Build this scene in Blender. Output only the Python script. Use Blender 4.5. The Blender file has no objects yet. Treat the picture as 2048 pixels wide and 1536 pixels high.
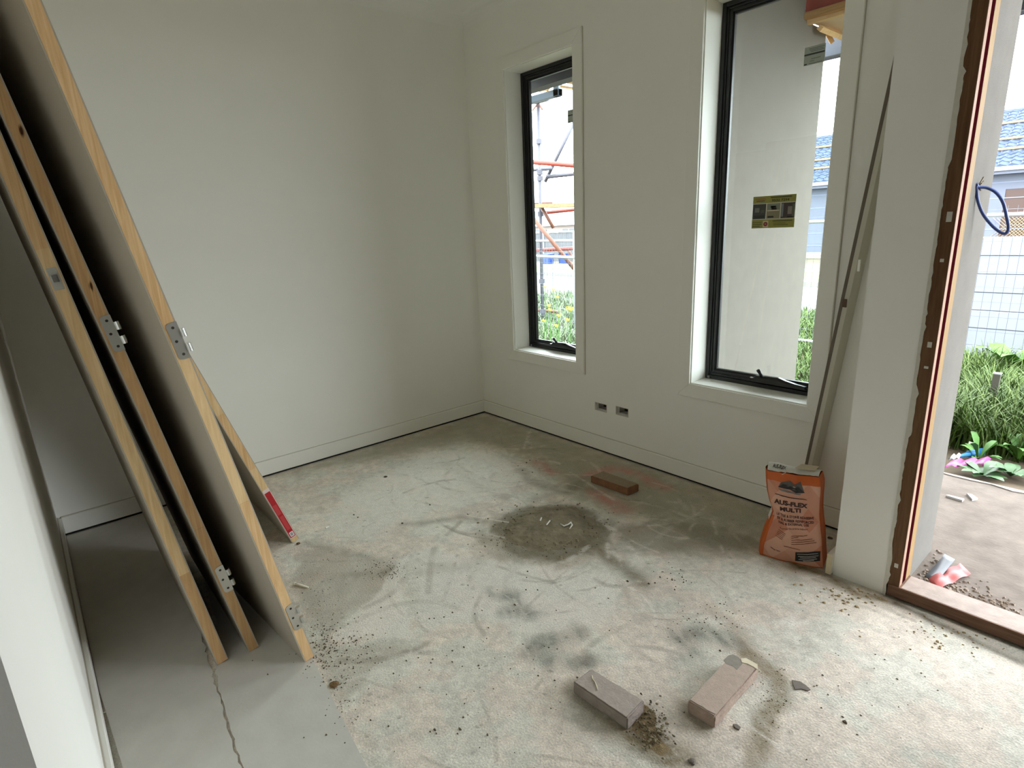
import bpy, bmesh, math, random
import numpy as np
from mathutils import Vector, Matrix

random.seed(7)
rng = np.random.default_rng(11)
scene = bpy.context.scene
col = scene.collection

# ------------------------------------------------------------------ camera
FPX, YAW, PITCH, ROLL = 1141.84, -0.8687, 0.2625, -0.0429
CAM = np.array([3.366, -2.558, 1.350])
_cy, _sy, _cp, _sp = math.cos(YAW), math.sin(YAW), math.cos(PITCH), math.sin(PITCH)
FW = np.array([_sy * _cp, _cy * _cp, -_sp])
_r = np.array([_cy, -_sy, 0.0])
_u = np.cross(_r, FW)
RT = math.cos(ROLL) * _r + math.sin(ROLL) * _u
UP = -math.sin(ROLL) * _r + math.cos(ROLL) * _u
cam = bpy.data.objects.new('camera', bpy.data.cameras.new('camera'))
col.objects.link(cam)
cam.data.sensor_width = 36.0
cam.data.lens = FPX / 2048.0 * 36.0
cam.data.clip_start = 0.02
cam.data.clip_end = 2000
cam.matrix_world = Matrix(((RT[0], UP[0], -FW[0], CAM[0]), (RT[1], UP[1], -FW[1], CAM[1]), (RT[2], UP[2], -FW[2], CAM[2]), (0, 0, 0, 1)))
scene.camera = cam

# ------------------------------------------------------------------ sky and exposure
SKY = 7.5
world = bpy.data.worlds.new('overcast_sky')
scene.world = world
world.use_nodes = True
bg = world.node_tree.nodes['Background']
bg.inputs[0].default_value = (0.90, 0.96, 1.0, 1)
bg.inputs[1].default_value = SKY
vs = scene.view_settings
vs.view_transform = 'Standard'
vs.look = 'None'
vs.gamma = 1.0
vs.use_curve_mapping = False
vs.exposure = 1.02
cyc = scene.cycles
cyc.use_denoising = True
cyc.max_bounces = 14
cyc.diffuse_bounces = 9
cyc.glossy_bounces = 4
cyc.transparent_max_bounces = 12
cyc.caustics_reflective = False
cyc.caustics_refractive = False


def portal(name, loc, direction, w, h):
    """light portal filling a real opening: only guides sky sampling, gives no light of its own"""
    l = bpy.data.lights.new(name, 'AREA')
    l.shape = 'RECTANGLE'
    l.size, l.size_y = w, h
    l.cycles.is_portal = True
    o = bpy.data.objects.new(name, l)
    col.objects.link(o)
    o.location = loc
    o.rotation_euler = Vector(direction).to_track_quat('-Z', 'Y').to_euler()
    return o


portal('portal_window_one', (0.687, 0.22, 1.43), (0, -1, 0), 0.6, 1.8)
portal('portal_window_two', (2.075, 0.22, 1.43), (0, -1, 0), 0.6, 1.8)
portal('portal_entry', (3.40, -0.235, 1.31), (0, -1, 0), 1.02, 2.52)


# ------------------------------------------------------------------ survey helpers: photo pixel -> point on a known plane
def ray(px, py):
    d = FW + (px - 1024) / FPX * RT - (py - 768) / FPX * UP
    return d / np.linalg.norm(d)


def on(px, py, axis, val):
    d = ray(px, py)
    return CAM + d * (val - CAM[axis]) / d[axis]


def F(px, py, z=0.0): return on(px, py, 2, z)
def AY(px, py, y): return on(px, py, 1, y)
def AX(px, py, x): return on(px, py, 0, x)


# ------------------------------------------------------------------ materials
def lin(c):
    return tuple((v / 255 / 12.92 if v / 255 <= 0.04045 else ((v / 255 + 0.055) / 1.055) ** 2.4) for v in c)


MATS = {}


def N(nt, t, **kw):
    n = nt.nodes.new(t)
    for k, v in kw.items():
        setattr(n, k, v)
    return n


def mat(name, c, rough=0.6, metal=0.0, var=0.0, scale=20.0, bump=0.0, bscale=200.0, stretch=None, spec=0.5):
    if name in MATS:
        return MATS[name]
    m = bpy.data.materials.new(name)
    m.use_nodes = True
    nt = m.node_tree
    b = nt.nodes['Principled BSDF']
    L = lin(c)
    b.inputs['Base Color'].default_value = (*L, 1)
    b.inputs['Roughness'].default_value = rough
    b.inputs['Metallic'].default_value = metal
    b.inputs['Specular IOR Level'].default_value = spec
    tc = N(nt, 'ShaderNodeTexCoord')
    src = tc.outputs['Object']
    if stretch:
        mp = N(nt, 'ShaderNodeMapping')
        mp.inputs['Scale'].default_value = stretch
        nt.links.new(src, mp.inputs[0])
        src = mp.outputs[0]
    if var:
        no = N(nt, 'ShaderNodeTexNoise')
        no.inputs['Scale'].default_value = scale
        no.inputs['Detail'].default_value = 6
        no.inputs['Roughness'].default_value = 0.6
        nt.links.new(src, no.inputs['Vector'])
        rp = N(nt, 'ShaderNodeValToRGB')
        rp.color_ramp.elements[0].position = 0.3
        rp.color_ramp.elements[1].position = 0.7
        rp.color_ramp.elements[0].color = (*[max(0, v * (1 - var)) for v in L], 1)
        rp.color_ramp.elements[1].color = (*[min(1, v * (1 + var)) for v in L], 1)
        nt.links.new(no.outputs['Fac'], rp.inputs[0])
        nt.links.new(rp.outputs[0], b.inputs['Base Color'])
    if bump:
        nb = N(nt, 'ShaderNodeTexNoise')
        nb.inputs['Scale'].default_value = bscale
        nb.inputs['Detail'].default_value = 4
        nt.links.new(src, nb.inputs['Vector'])
        bp = N(nt, 'ShaderNodeBump')
        bp.inputs['Strength'].default_value = bump
        bp.inputs['Distance'].default_value = 0.004
        nt.links.new(nb.outputs['Fac'], bp.inputs['Height'])
        nt.links.new(bp.outputs[0], b.inputs['Normal'])
    MATS[name] = m
    return m


def wood(name, c1, c2, axis_scale=(60, 60, 3.0), knots=()):
    """straight grain along local z; knots: (point in world, radius) dark eyes"""
    if name in MATS:
        return MATS[name]
    m = bpy.data.materials.new(name)
    m.use_nodes = True
    nt = m.node_tree
    b = nt.nodes['Principled BSDF']
    b.inputs['Roughness'].default_value = 0.7
    b.inputs['Specular IOR Level'].default_value = 0.15
    tc = N(nt, 'ShaderNodeTexCoord')
    mp = N(nt, 'ShaderNodeMapping')
    mp.inputs['Scale'].default_value = axis_scale
    nt.links.new(tc.outputs['Object'], mp.inputs[0])
    no = N(nt, 'ShaderNodeTexNoise')
    no.inputs['Scale'].default_value = 1.6
    no.inputs['Detail'].default_value = 7
    no.inputs['Roughness'].default_value = 0.65
    no.inputs['Distortion'].default_value = 0.8
    nt.links.new(mp.outputs[0], no.inputs['Vector'])
    rp = N(nt, 'ShaderNodeValToRGB')
    rp.color_ramp.elements[0].position = 0.32
    rp.color_ramp.elements[1].position = 0.66
    rp.color_ramp.elements[0].color = (*lin(c1), 1)
    rp.color_ramp.elements[1].color = (*lin(c2), 1)
    nt.links.new(no.outputs['Fac'], rp.inputs[0])
    out = rp.outputs[0]
    for (kp, kr) in knots:
        geo = N(nt, 'ShaderNodeNewGeometry')
        sub = N(nt, 'ShaderNodeVectorMath', operation='SUBTRACT')
        sub.inputs[1].default_value = kp
        nt.links.new(geo.outputs['Position'], sub.inputs[0])
        sc = N(nt, 'ShaderNodeVectorMath', operation='MULTIPLY')
        sc.inputs[1].default_value = (1.0 / kr, 1.0 / kr, 0.3 / kr)
        nt.links.new(sub.outputs[0], sc.inputs[0])
        ln = N(nt, 'ShaderNodeVectorMath', operation='LENGTH')
        nt.links.new(sc.outputs[0], ln.inputs[0])
        ad = N(nt, 'ShaderNodeMath', operation='ADD')
        nt.links.new(ln.outputs['Value'], ad.inputs[0])
        nt.links.new(no.outputs['Fac'], ad.inputs[1])
        kr2 = N(nt, 'ShaderNodeValToRGB')
        kr2.color_ramp.elements[0].position = 0.75
        kr2.color_ramp.elements[1].position = 1.5
        kr2.color_ramp.elements[0].color = (1, 1, 1, 1)
        kr2.color_ramp.elements[1].color = (0, 0, 0, 1)
        nt.links.new(ad.outputs[0], kr2.inputs[0])
        mx = N(nt, 'ShaderNodeMix', data_type='RGBA')
        nt.links.new(kr2.outputs[0], mx.inputs['Factor'])
        nt.links.new(out, mx.inputs['A'])
        mx.inputs['B'].default_value = (*lin((70, 42, 22)), 1)
        out = mx.outputs['Result']
    nt.links.new(out, b.inputs['Base Color'])
    MATS[name] = m
    return m


def attr_mat(name, attr, rough=0.85, grain=0.12, gscale=350.0, bump=0.25, bscale=260.0, trans=0.0):
    m = bpy.data.materials.new(name)
    m.use_nodes = True
    nt = m.node_tree
    b = nt.nodes['Principled BSDF']
    b.inputs['Roughness'].default_value = rough
    b.inputs['Specular IOR Level'].default_value = 0.25
    a = N(nt, 'ShaderNodeAttribute')
    a.attribute_name = attr
    tc = N(nt, 'ShaderNodeTexCoord')
    no = N(nt, 'ShaderNodeTexNoise')
    no.inputs['Scale'].default_value = gscale
    no.inputs['Detail'].default_value = 5
    nt.links.new(tc.outputs['Object'], no.inputs['Vector'])
    rp = N(nt, 'ShaderNodeMapRange')
    rp.inputs['From Min'].default_value = 0.3
    rp.inputs['From Max'].default_value = 0.7
    rp.inputs['To Min'].default_value = 1 - grain
    rp.inputs['To Max'].default_value = 1 + grain
    nt.links.new(no.outputs['Fac'], rp.inputs['Value'])
    mu = N(nt, 'ShaderNodeVectorMath', operation='SCALE')
    nt.links.new(a.outputs['Color'], mu.inputs[0])
    nt.links.new(rp.outputs[0], mu.inputs['Scale'])
    nt.links.new(mu.outputs[0], b.inputs['Base Color'])
    if bump:
        nb = N(nt, 'ShaderNodeTexNoise')
        nb.inputs['Scale'].default_value = bscale
        nb.inputs['Detail'].default_value = 6
        nt.links.new(tc.outputs['Object'], nb.inputs['Vector'])
        bp = N(nt, 'ShaderNodeBump')
        bp.inputs['Strength'].default_value = bump
        bp.inputs['Distance'].default_value = 0.004
        nt.links.new(nb.outputs['Fac'], bp.inputs['Height'])
        nt.links.new(bp.outputs[0], b.inputs['Normal'])
    MATS[name] = m
    return m


def glass_mat(name='window_glass', tint=(0.93, 0.97, 0.96)):
    m = bpy.data.materials.new(name)
    m.use_nodes = True
    nt = m.node_tree
    nt.nodes.remove(nt.nodes['Principled BSDF'])
    out = nt.nodes['Material Output']
    tr = N(nt, 'ShaderNodeBsdfTransparent')
    tr.inputs[0].default_value = (*tint, 1)
    gl = N(nt, 'ShaderNodeBsdfGlossy')
    gl.inputs['Roughness'].default_value = 0.02
    lw = N(nt, 'ShaderNodeLayerWeight')            # thin pane: Schlick reflectance, same from both sides
    pw = N(nt, 'ShaderNodeMath', operation='POWER')
    pw.inputs[1].default_value = 5.0
    lw.inputs['Blend'].default_value = 0.5
    nt.links.new(lw.outputs['Facing'], pw.inputs[0])
    fr = N(nt, 'ShaderNodeMapRange')
    fr.inputs['To Min'].default_value = 0.035
    fr.inputs['To Max'].default_value = 1.0
    nt.links.new(pw.outputs[0], fr.inputs['Value'])
    mx = N(nt, 'ShaderNodeMixShader')
    nt.links.new(fr.outputs[0], mx.inputs[0])
    nt.links.new(tr.outputs[0], mx.inputs[1])
    nt.links.new(gl.outputs[0], mx.inputs[2])
    nt.links.new(mx.outputs[0], out.inputs[0])
    MATS[name] = m
    return m


WALL = mat('wall_paint', (243, 242, 236), 0.75, var=0.012, scale=3.0, bump=0.05, bscale=180)
CEIL = mat('ceiling_paint', (244, 244, 240), 0.85, bump=0.03, bscale=120)
TRIM = mat('trim_enamel', (242, 241, 234), 0.42)
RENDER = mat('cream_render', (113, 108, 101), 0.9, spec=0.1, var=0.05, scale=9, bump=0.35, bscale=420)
RENDER2 = mat('grey_render', (112, 109, 104), 0.95, spec=0.1, var=0.06, scale=8, bump=0.35, bscale=420)
ALU = mat('black_aluminium', (26, 27, 28), 0.4, spec=0.5)
PLASTIC_BLACK = mat('black_plastic', (30, 30, 30), 0.3)
GLASS = glass_mat()
STEEL = mat('zinc_steel', (205, 203, 196), 0.38, metal=0.85)
CHROME = mat('chrome_pin', (225, 226, 226), 0.18, metal=1.0)
SCREW = mat('screw_hole', (48, 40, 34), 0.6)
PINE = wood('pine_lipping', (204, 163, 114), (228, 195, 149))
PINE2 = wood('pine_lipping_pale', (211, 176, 127), (232, 203, 158))
PINE3 = wood('pine_lipping_brown', (186, 145, 101), (212, 175, 128))
BROWNW = wood('meranti_jamb', (92, 66, 46), (124, 92, 66), (40, 40, 3))
SKIN = mat('primed_door_skin', (176, 167, 152), 0.7, var=0.02, scale=5)
RAWMDF = mat('raw_board_edge', (214, 200, 168), 0.8, var=0.05, scale=90)
HALLM = mat('hall_absorber_grey', (120, 115, 108), 0.9, var=0.04, scale=2)  # unseen hall walls coloured dark to cut bounced light
DARK = mat('void_shade', (24, 21, 18), 0.9)  # near-black, painted for the shade inside gaps and cavities


# ------------------------------------------------------------------ mesh builder
def origin(o):
    v = Vector((0, 0, 0))
    while o is not None:
        v = v + o.location
        o = o.parent
    return v


class MB:
    def __init__(self):
        self.v, self.f = [], []

    def add(self, vs, fs):
        n = len(self.v)
        self.v += [tuple(map(float, p)) for p in vs]
        self.f += [tuple(i + n for i in q) for q in fs]
        return self

    def box(self, x0, x1, y0, y1, z0, z1):
        return self.add([(x0, y0, z0), (x1, y0, z0), (x1, y1, z0), (x0, y1, z0), (x0, y0, z1), (x1, y0, z1), (x1, y1, z1), (x0, y1, z1)],
                        [(0, 3, 2, 1), (4, 5, 6, 7), (0, 1, 5, 4), (1, 2, 6, 5), (2, 3, 7, 6), (3, 0, 4, 7)])

    def obox(self, c, ax, ay, az):
        """box from centre and three half vectors"""
        c, ax, ay, az = map(np.array, (c, ax, ay, az))
        p = [c + sx * ax + sy * ay + sz * az for sz in (-1, 1) for sx, sy in ((-1, -1), (1, -1), (1, 1), (-1, 1))]
        return self.add(p, [(0, 3, 2, 1), (4, 5, 6, 7), (0, 1, 5, 4), (1, 2, 6, 5), (2, 3, 7, 6), (3, 0, 4, 7)])

    def prism(self, pts, z0, z1):
        n = len(pts)
        self.add([(p[0], p[1], z0) for p in pts] + [(p[0], p[1], z1) for p in pts],
                 [tuple(range(n - 1, -1, -1)), tuple(range(n, 2 * n))] + [(i, (i + 1) % n, n + (i + 1) % n, n + i) for i in range(n)])
        return self

    def slab(self, pts, nrm, t):
        """polygon in 3D given thickness t along nrm"""
        n = len(pts)
        nrm = np.array(nrm, float)
        self.add([np.array(p) for p in pts] + [np.array(p) + nrm * t for p in pts],
                 [tuple(range(n - 1, -1, -1)), tuple(range(n, 2 * n))] + [(i, (i + 1) % n, n + (i + 1) % n, n + i) for i in range(n)])
        return self

    def tube(self, pts, r, seg=8, caps=True):
        pts = [np.array(p, float) for p in pts]
        rs = r if hasattr(r, '__len__') else [r] * len(pts)
        n0 = len(self.v)
        prev = None
        for i, p in enumerate(pts):
            t = pts[min(i + 1, len(pts) - 1)] - pts[max(i - 1, 0)]
            t = t / (np.linalg.norm(t) + 1e-12)
            if prev is None:
                a = np.cross(t, (0, 0, 1.0) if abs(t[2]) < 0.9 else (1.0, 0, 0))
            else:
                a = prev - t * (prev @ t)
            a = a / np.linalg.norm(a)
            prev = a
            b = np.cross(t, a)
            for k in range(seg):
                th = 2 * math.pi * k / seg
                self.v.append(tuple(p + rs[i] * (math.cos(th) * a + math.sin(th) * b)))
        for i in range(len(pts) - 1):
            for k in range(seg):
                a0 = n0 + i * seg + k
                a1 = n0 + i * seg + (k + 1) % seg
                self.f.append((a0, a1, a1 + seg, a0 + seg))
        if caps:
            self.f.append(tuple(n0 + k for k in range(seg - 1, -1, -1)))
            e = n0 + (len(pts) - 1) * seg
            self.f.append(tuple(e + k for k in range(seg)))
        return self

    def build(self, name, m, parent=None, smooth=False, bevel=0.0, seg=2):
        me = bpy.data.meshes.new(name)
        og = origin(parent)
        me.from_pydata([(p[0] - og.x, p[1] - og.y, p[2] - og.z) for p in self.v], [], self.f)
        me.update()
        o = bpy.data.objects.new(name, me)
        col.objects.link(o)
        o.parent = parent
        if m:
            me.materials.append(m)
        if smooth:
            for p in me.polygons:
                p.use_smooth = True
        if bevel:
            bm = bmesh.new()
            bm.from_mesh(me)
            bmesh.ops.bevel(bm, geom=list(bm.edges), offset=bevel, segments=seg, affect='EDGES', clamp_overlap=True, profile=0.6)
            bm.to_mesh(me)
            bm.free()
        return o


def B(*a): return MB().box(*a)


def tag(o, label=None, cat=None, group=None, kind=None):
    if label: o['label'] = label
    if cat: o['category'] = cat
    if group: o['group'] = group
    if kind: o['kind'] = kind
    return o


def root(name, loc, label, cat, group=None):
    o = bpy.data.objects.new(name, None)
    col.objects.link(o)
    o.location = loc
    o.empty_display_size = 0.05
    return tag(o, label, cat, group)


def struct(o, label, cat):
    return tag(o, label, cat, None, 'structure')


def holed(a0, a1, z0, z1, t0, t1, holes, axis='y'):
    """wall slab with rectangular holes; along x (axis y = thickness) or along y (axis x = thickness)"""
    xs = sorted({a0, a1, *[h for q in holes for h in q[:2]]})
    zs = sorted({z0, z1, *[h for q in holes for h in q[2:]]})
    xs = [x for x in xs if a0 <= x <= a1]
    zs = [z for z in zs if z0 <= z <= z1]
    def solid(i, k):
        if i < 0 or k < 0 or i >= len(xs) - 1 or k >= len(zs) - 1:
            return False
        cx, cz = (xs[i] + xs[i + 1]) / 2, (zs[k] + zs[k + 1]) / 2
        return not any(q[0] < cx < q[1] and q[2] < cz < q[3] for q in holes)
    m = MB()
    def P(a, t, z): return (a, t, z) if axis == 'y' else (t, a, z)
    for i in range(len(xs) - 1):
        for k in range(len(zs) - 1):
            if not solid(i, k):
                continue
            A0, A1, Z0, Z1 = xs[i], xs[i + 1], zs[k], zs[k + 1]
            q = lambda *p: m.add(p, [(0, 1, 2, 3)])
            q(P(A0, t0, Z0), P(A1, t0, Z0), P(A1, t0, Z1), P(A0, t0, Z1))
            q(P(A0, t1, Z0), P(A0, t1, Z1), P(A1, t1, Z1), P(A1, t1, Z0))
            if not solid(i - 1, k): q(P(A0, t0, Z0), P(A0, t0, Z1), P(A0, t1, Z1), P(A0, t1, Z0))
            if not solid(i + 1, k): q(P(A1, t0, Z0), P(A1, t1, Z0), P(A1, t1, Z1), P(A1, t0, Z1))
            if not solid(i, k - 1): q(P(A0, t0, Z0), P(A0, t1, Z0), P(A1, t1, Z0), P(A1, t0, Z0))
            if not solid(i, k + 1): q(P(A0, t0, Z1), P(A1, t0, Z1), P(A1, t1, Z1), P(A0, t1, Z1))
    return m


def fix_normals(o):
    bm = bmesh.new()
    bm.from_mesh(o.data)
    bmesh.ops.remove_doubles(bm, verts=bm.verts, dist=1e-5)
    bmesh.ops.recalc_face_normals(bm, faces=bm.faces)
    bm.to_mesh(o.data)
    bm.free()
    return o


# ------------------------------------------------------------------ noise for baked stain masks
def vnoise(x, y, seed=0):
    g = np.random.default_rng(seed).random((257, 257))
    xi, yi = np.floor(x).astype(int), np.floor(y).astype(int)
    fx, fy = x - xi, y - yi
    fx, fy = fx * fx * (3 - 2 * fx), fy * fy * (3 - 2 * fy)
    a = g[xi % 256, yi % 256]; b = g[(xi + 1) % 256, yi % 256]; c = g[xi % 256, (yi + 1) % 256]; d = g[(xi + 1) % 256, (yi + 1) % 256]
    return a * (1 - fx) * (1 - fy) + b * fx * (1 - fy) + c * (1 - fx) * fy + d * fx * fy


def fbm(x, y, s, seed=0, o=4):
    t, amp, tot = 0, 1, 0
    for k in range(o):
        t = t + amp * vnoise(x * s * 2 ** k, y * s * 2 ** k, seed + k)
        tot += amp
        amp *= 0.55
    return t / tot


def dist_poly(X, Y, pts):
    d = np.full(X.shape, 1e9)
    for (x0, y0), (x1, y1) in zip(pts[:-1], pts[1:]):
        dx, dy = x1 - x0, y1 - y0
        t = np.clip(((X - x0) * dx + (Y - y0) * dy) / (dx * dx + dy * dy + 1e-12), 0, 1)
        d = np.minimum(d, np.hypot(X - x0 - t * dx, Y - y0 - t * dy))
    return d


def inside(X, Y, pts):
    r = np.zeros(X.shape, bool)
    n = len(pts)
    for i in range(n):
        x0, y0 = pts[i]
        x1, y1 = pts[(i + 1) % n]
        c = ((y0 > Y) != (y1 > Y)) & (X < (x1 - x0) * (Y - y0) / (y1 - y0 + 1e-12) + x0)
        r ^= c
    return r


def sstep(a, b, x):
    t = np.clip((x - a) / (b - a), 0, 1)
    return t * t * (3 - 2 * t)


def PX(*pts):
    return [tuple(F(px, py)[:2]) for px, py in pts]


# ================================================================== STRUCTURE
# room axes: x runs along the window wall (0 = far corner), y points outdoors, z up
H = 2.72
YC = -2.63          # near-left partition plane
XE = 2.765          # its free end
YE = -0.365         # entry wall plane (inside face)
XP = 2.665          # inside corner of entry wall

# ---- floor with baked stain colours and some painted shade
GX, GY = 600, 430
xs = np.linspace(0, 3.75, GX)
ys = np.linspace(YC, 0, GY)
X, Y = np.meshgrid(xs, ys, indexing='ij')
wx = X + 0.05 * (fbm(X, Y, 7, 3) - 0.5) + 0.02 * (fbm(X, Y, 30, 9) - 0.5)
wy = Y + 0.05 * (fbm(X, Y, 7, 5) - 0.5) + 0.02 * (fbm(X, Y, 30, 19) - 0.5)
base = np.array(lin((217, 210, 199)))
rgb = np.ones(X.shape + (3,)) * base
n1 = fbm(X, Y, 4, 21, 5)
n2 = fbm(X, Y, 22, 31, 4)
n3 = fbm(X, Y, 70, 35, 3)
rgb *= (0.82 + 0.30 * n1 + 0.26 * (n2 - 0.5) + 0.40 * (n3 - 0.5))[..., None]
# warm and cool patches of cement paste
tint = sstep(0.42, 0.58, fbm(X, Y, 9, 37, 4))[..., None]
rgb *= (1 - tint) * np.array([1.03, 0.99, 0.955]) + tint * np.array([0.975, 1.01, 0.985])
streak = fbm(X * 0.35 + Y * 0.94, (Y * 0.35 - X * 0.94) * 0.12, 26, 41, 4)
rgb *= (0.93 + 0.14 * streak)[..., None]


def layer(mask, c, s):
    global rgb
    m = np.clip(mask * s, 0, 1)[..., None]
    rgb = rgb * (1 - m) + np.array(lin(c)) * m


def path(pts, w, soft, c, s, nz=0.5, seed=51):
    d = dist_poly(wx, wy, PX(*pts))
    m = 1 - sstep(w - soft, w + soft, d)
    brush = sstep(0.30, 0.62, fbm(X * 0.5 + Y * 0.86, (Y * 0.5 - X * 0.86) * 0.25, 34, seed, 4))
    m = m * (1 - nz + nz * (0.35 * 1.6 * fbm(X, Y, 18, seed, 4) + 0.95 * brush)) * (0.82 + 0.36 * (n3 - 0.5) * 2)
    layer(m, c, s)


def area(pts, soft, c, s, nz=0.4, seed=61):
    p = PX(*pts)
    ins = inside(wx, wy, p)
    d = dist_poly(wx, wy, p + [p[0]])
    sd = np.where(ins, d, -d)
    m = sstep(-soft, soft, sd + soft * 1.6 * (fbm(X, Y, 26, seed + 5, 4) - 0.5)) * (1 - nz + nz * 1.6 * fbm(X, Y, 14, seed, 4)) * (0.85 + 0.5 * (n3 - 0.5))
    layer(m, c, s)


# unswept dust and painted-in shade along the window wall and far corner
area([(560, 950), (968, 826), (1560, 1020), (1600, 1160), (1520, 1080), (1400, 1040), (1230, 1030), (1130, 985), (1080, 920), (960, 885), (830, 905)], 0.10, (150, 143, 119), 0.75, 0.25)
area([(1230, 1050), (1400, 1040), (1530, 1085), (1500, 1105), (1380, 1112), (1250, 1100)], 0.05, (128, 120, 97), 0.75, 0.3, 65)
# damp sand ring
area([(985, 1060), (1010, 1030), (1060, 1012), (1140, 1008), (1190, 1025), (1215, 1055), (1215, 1085), (1180, 1105), (1110, 1118), (1040, 1115), (1000, 1092)], 0.025, (104, 95, 74), 0.95, 0.15, 71)
area([(940, 1075), (1000, 1030), (1100, 1000), (1240, 1045), (1230, 1110), (1110, 1130), (1010, 1125)], 0.06, (128, 120, 98), 0.7, 0.3, 72)
# swept tails around it
path([(1185, 1095), (1240, 1130), (1290, 1170)], 0.035, 0.03, (112, 103, 80), 0.75)
path([(990, 1045), (920, 1035), (850, 1045), (805, 1048)], 0.022, 0.03, (120, 112, 92), 0.6, 0.5, 53)
path([(960, 1122), (910, 1135), (850, 1140)], 0.035, 0.03, (122, 112, 84), 0.65, 0.5, 54)
path([(605, 1085), (660, 1098), (720, 1112), (800, 1132)], 0.018, 0.03, (128, 120, 102), 0.6, 0.4, 55)
path([(700, 1150), (760, 1150), (790, 1140)], 0.03, 0.03, (116, 104, 74), 0.55, 0.6, 56)
path([(890, 925), (980, 985), (1010, 995)], 0.03, 0.03, (152, 146, 132), 0.5, 0.3, 57)
path([(1040, 940), (1070, 965), (1130, 985), (1180, 955), (1215, 965)], 0.03, 0.03, (128, 118, 98), 0.6, 0.3, 58)
path([(1070, 1000), (1150, 975), (1210, 985)], 0.03, 0.04, (130, 122, 102), 0.5, 0.3, 59)
area([(600, 1095), (700, 1110), (800, 1140), (780, 1190), (690, 1240), (650, 1280), (620, 1250), (590, 1170)], 0.03, (158, 149, 133), 0.6, 0.5, 66)
area([(625, 1290), (840, 1300), (760, 1330), (690, 1400), (650, 1360)], 0.02, (160, 152, 136), 0.55, 0.5, 67)
# cleaner wiped patches with their own hard edges
area([(655, 1283), (740, 1200), (805, 1120), (830, 1095), (800, 1180), (830, 1280)], 0.010, (232, 227, 216), 0.8, 0.2, 68)
area([(830, 1095), (1000, 1120), (1240, 1150), (1230, 1240), (1080, 1270), (960, 1230), (840, 1260)], 0.03, (230, 225, 215), 0.75, 0.3, 69)
area([(700, 980), (860, 900), (990, 905), (1060, 960), (980, 1000), (860, 1020), (740, 1080), (640, 1060)], 0.05, (228, 224, 212), 0.75, 0.3, 70)
# cool grey trowel smears
for i, (p, w) in enumerate([([(985, 1185), (1030, 1195), (1050, 1225)], 0.03), ([(1010, 1225), (1075, 1230)], 0.025), ([(1060, 1300), (1110, 1280), (1150, 1265)], 0.04),
                            ([(1090, 1325), (1170, 1320)], 0.03), ([(1360, 1275), (1400, 1262), (1480, 1290)], 0.035), ([(1350, 1320), (1385, 1300)], 0.02)]):
    path(p, w, 0.035, (116, 117, 108), 0.75, 0.7, 80 + i)
# sand drifts and dirt round the pavers, shade painted in beside the bottom brick
path([(1145, 1375), (1200, 1425), (1255, 1468), (1330, 1510)], 0.035, 0.03, (122, 108, 80), 0.85, 0.35, 90)
path([(1150, 1330), (1180, 1320)], 0.03, 0.03, (112, 108, 98), 0.7, 0.4, 91)
path([(1500, 1315), (1550, 1350), (1570, 1395), (1530, 1450), (1515, 1500), (1505, 1560)], 0.030, 0.02, (134, 120, 94), 0.85, 0.4, 92)
path([(1415, 1215), (1450, 1240), (1500, 1300)], 0.02, 0.03, (140, 126, 100), 0.6, 0.5, 93)
path([(1375, 1415), (1375, 1440), (1400, 1465)], 0.02, 0.02, (130, 120, 98), 0.7, 0.4, 94)
path([(1275, 1450), (1320, 1500), (1370, 1520)], 0.03, 0.03, (126, 112, 84), 0.8, 0.4, 95)
# rust-brown dirt along the entry wall and sill
path([(1590, 1130), (1650, 1150), (1700, 1180), (1790, 1205)], 0.025, 0.02, (112, 94, 58), 0.85, 0.4, 96)
path([(1790, 1205), (1900, 1258), (2048, 1325)], 0.015, 0.02, (82, 68, 48), 0.9, 0.35, 97)
path([(1540, 1130), (1600, 1140)], 0.02, 0.03, (120, 104, 74), 0.6, 0.5, 98)
# pink marking chalk
for i, (p, w) in enumerate([([(1078, 925), (1105, 945)], 0.035), ([(1175, 950), (1230, 935), (1270, 945)], 0.03), ([(1290, 955), (1330, 975)], 0.03), ([(1190, 985), (1230, 1010), (1245, 1020)], 0.04)]):
    path(p, w, 0.05, (206, 138, 126), 0.75, 0.6, 100 + i)
# fine scratches, trowel arcs
def local_stroke(pts, w, c, st, thr):
    a = np.array(pts)
    i0, i1 = [int(np.clip((v / 3.75) * (GX - 1), 0, GX - 1)) for v in (a[:, 0].min() - 3 * w, a[:, 0].max() + 3 * w)]
    j0, j1 = [int(np.clip((v - YC) / (-YC) * (GY - 1), 0, GY - 1)) for v in (a[:, 1].min() - 3 * w, a[:, 1].max() + 3 * w)]
    sl = (slice(i0, i1 + 2), slice(j0, j1 + 2))
    if X[sl].size == 0:
        return
    m = (1 - sstep(w * 0.3, w, dist_poly(X[sl], Y[sl], pts))) * sstep(thr - .12, thr + .12, n2[sl] * 0.6 + n3[sl] * 0.4) * st
    rgb[sl] = rgb[sl] * (1 - m[..., None]) + np.array(lin(c)) * m[..., None]


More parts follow.
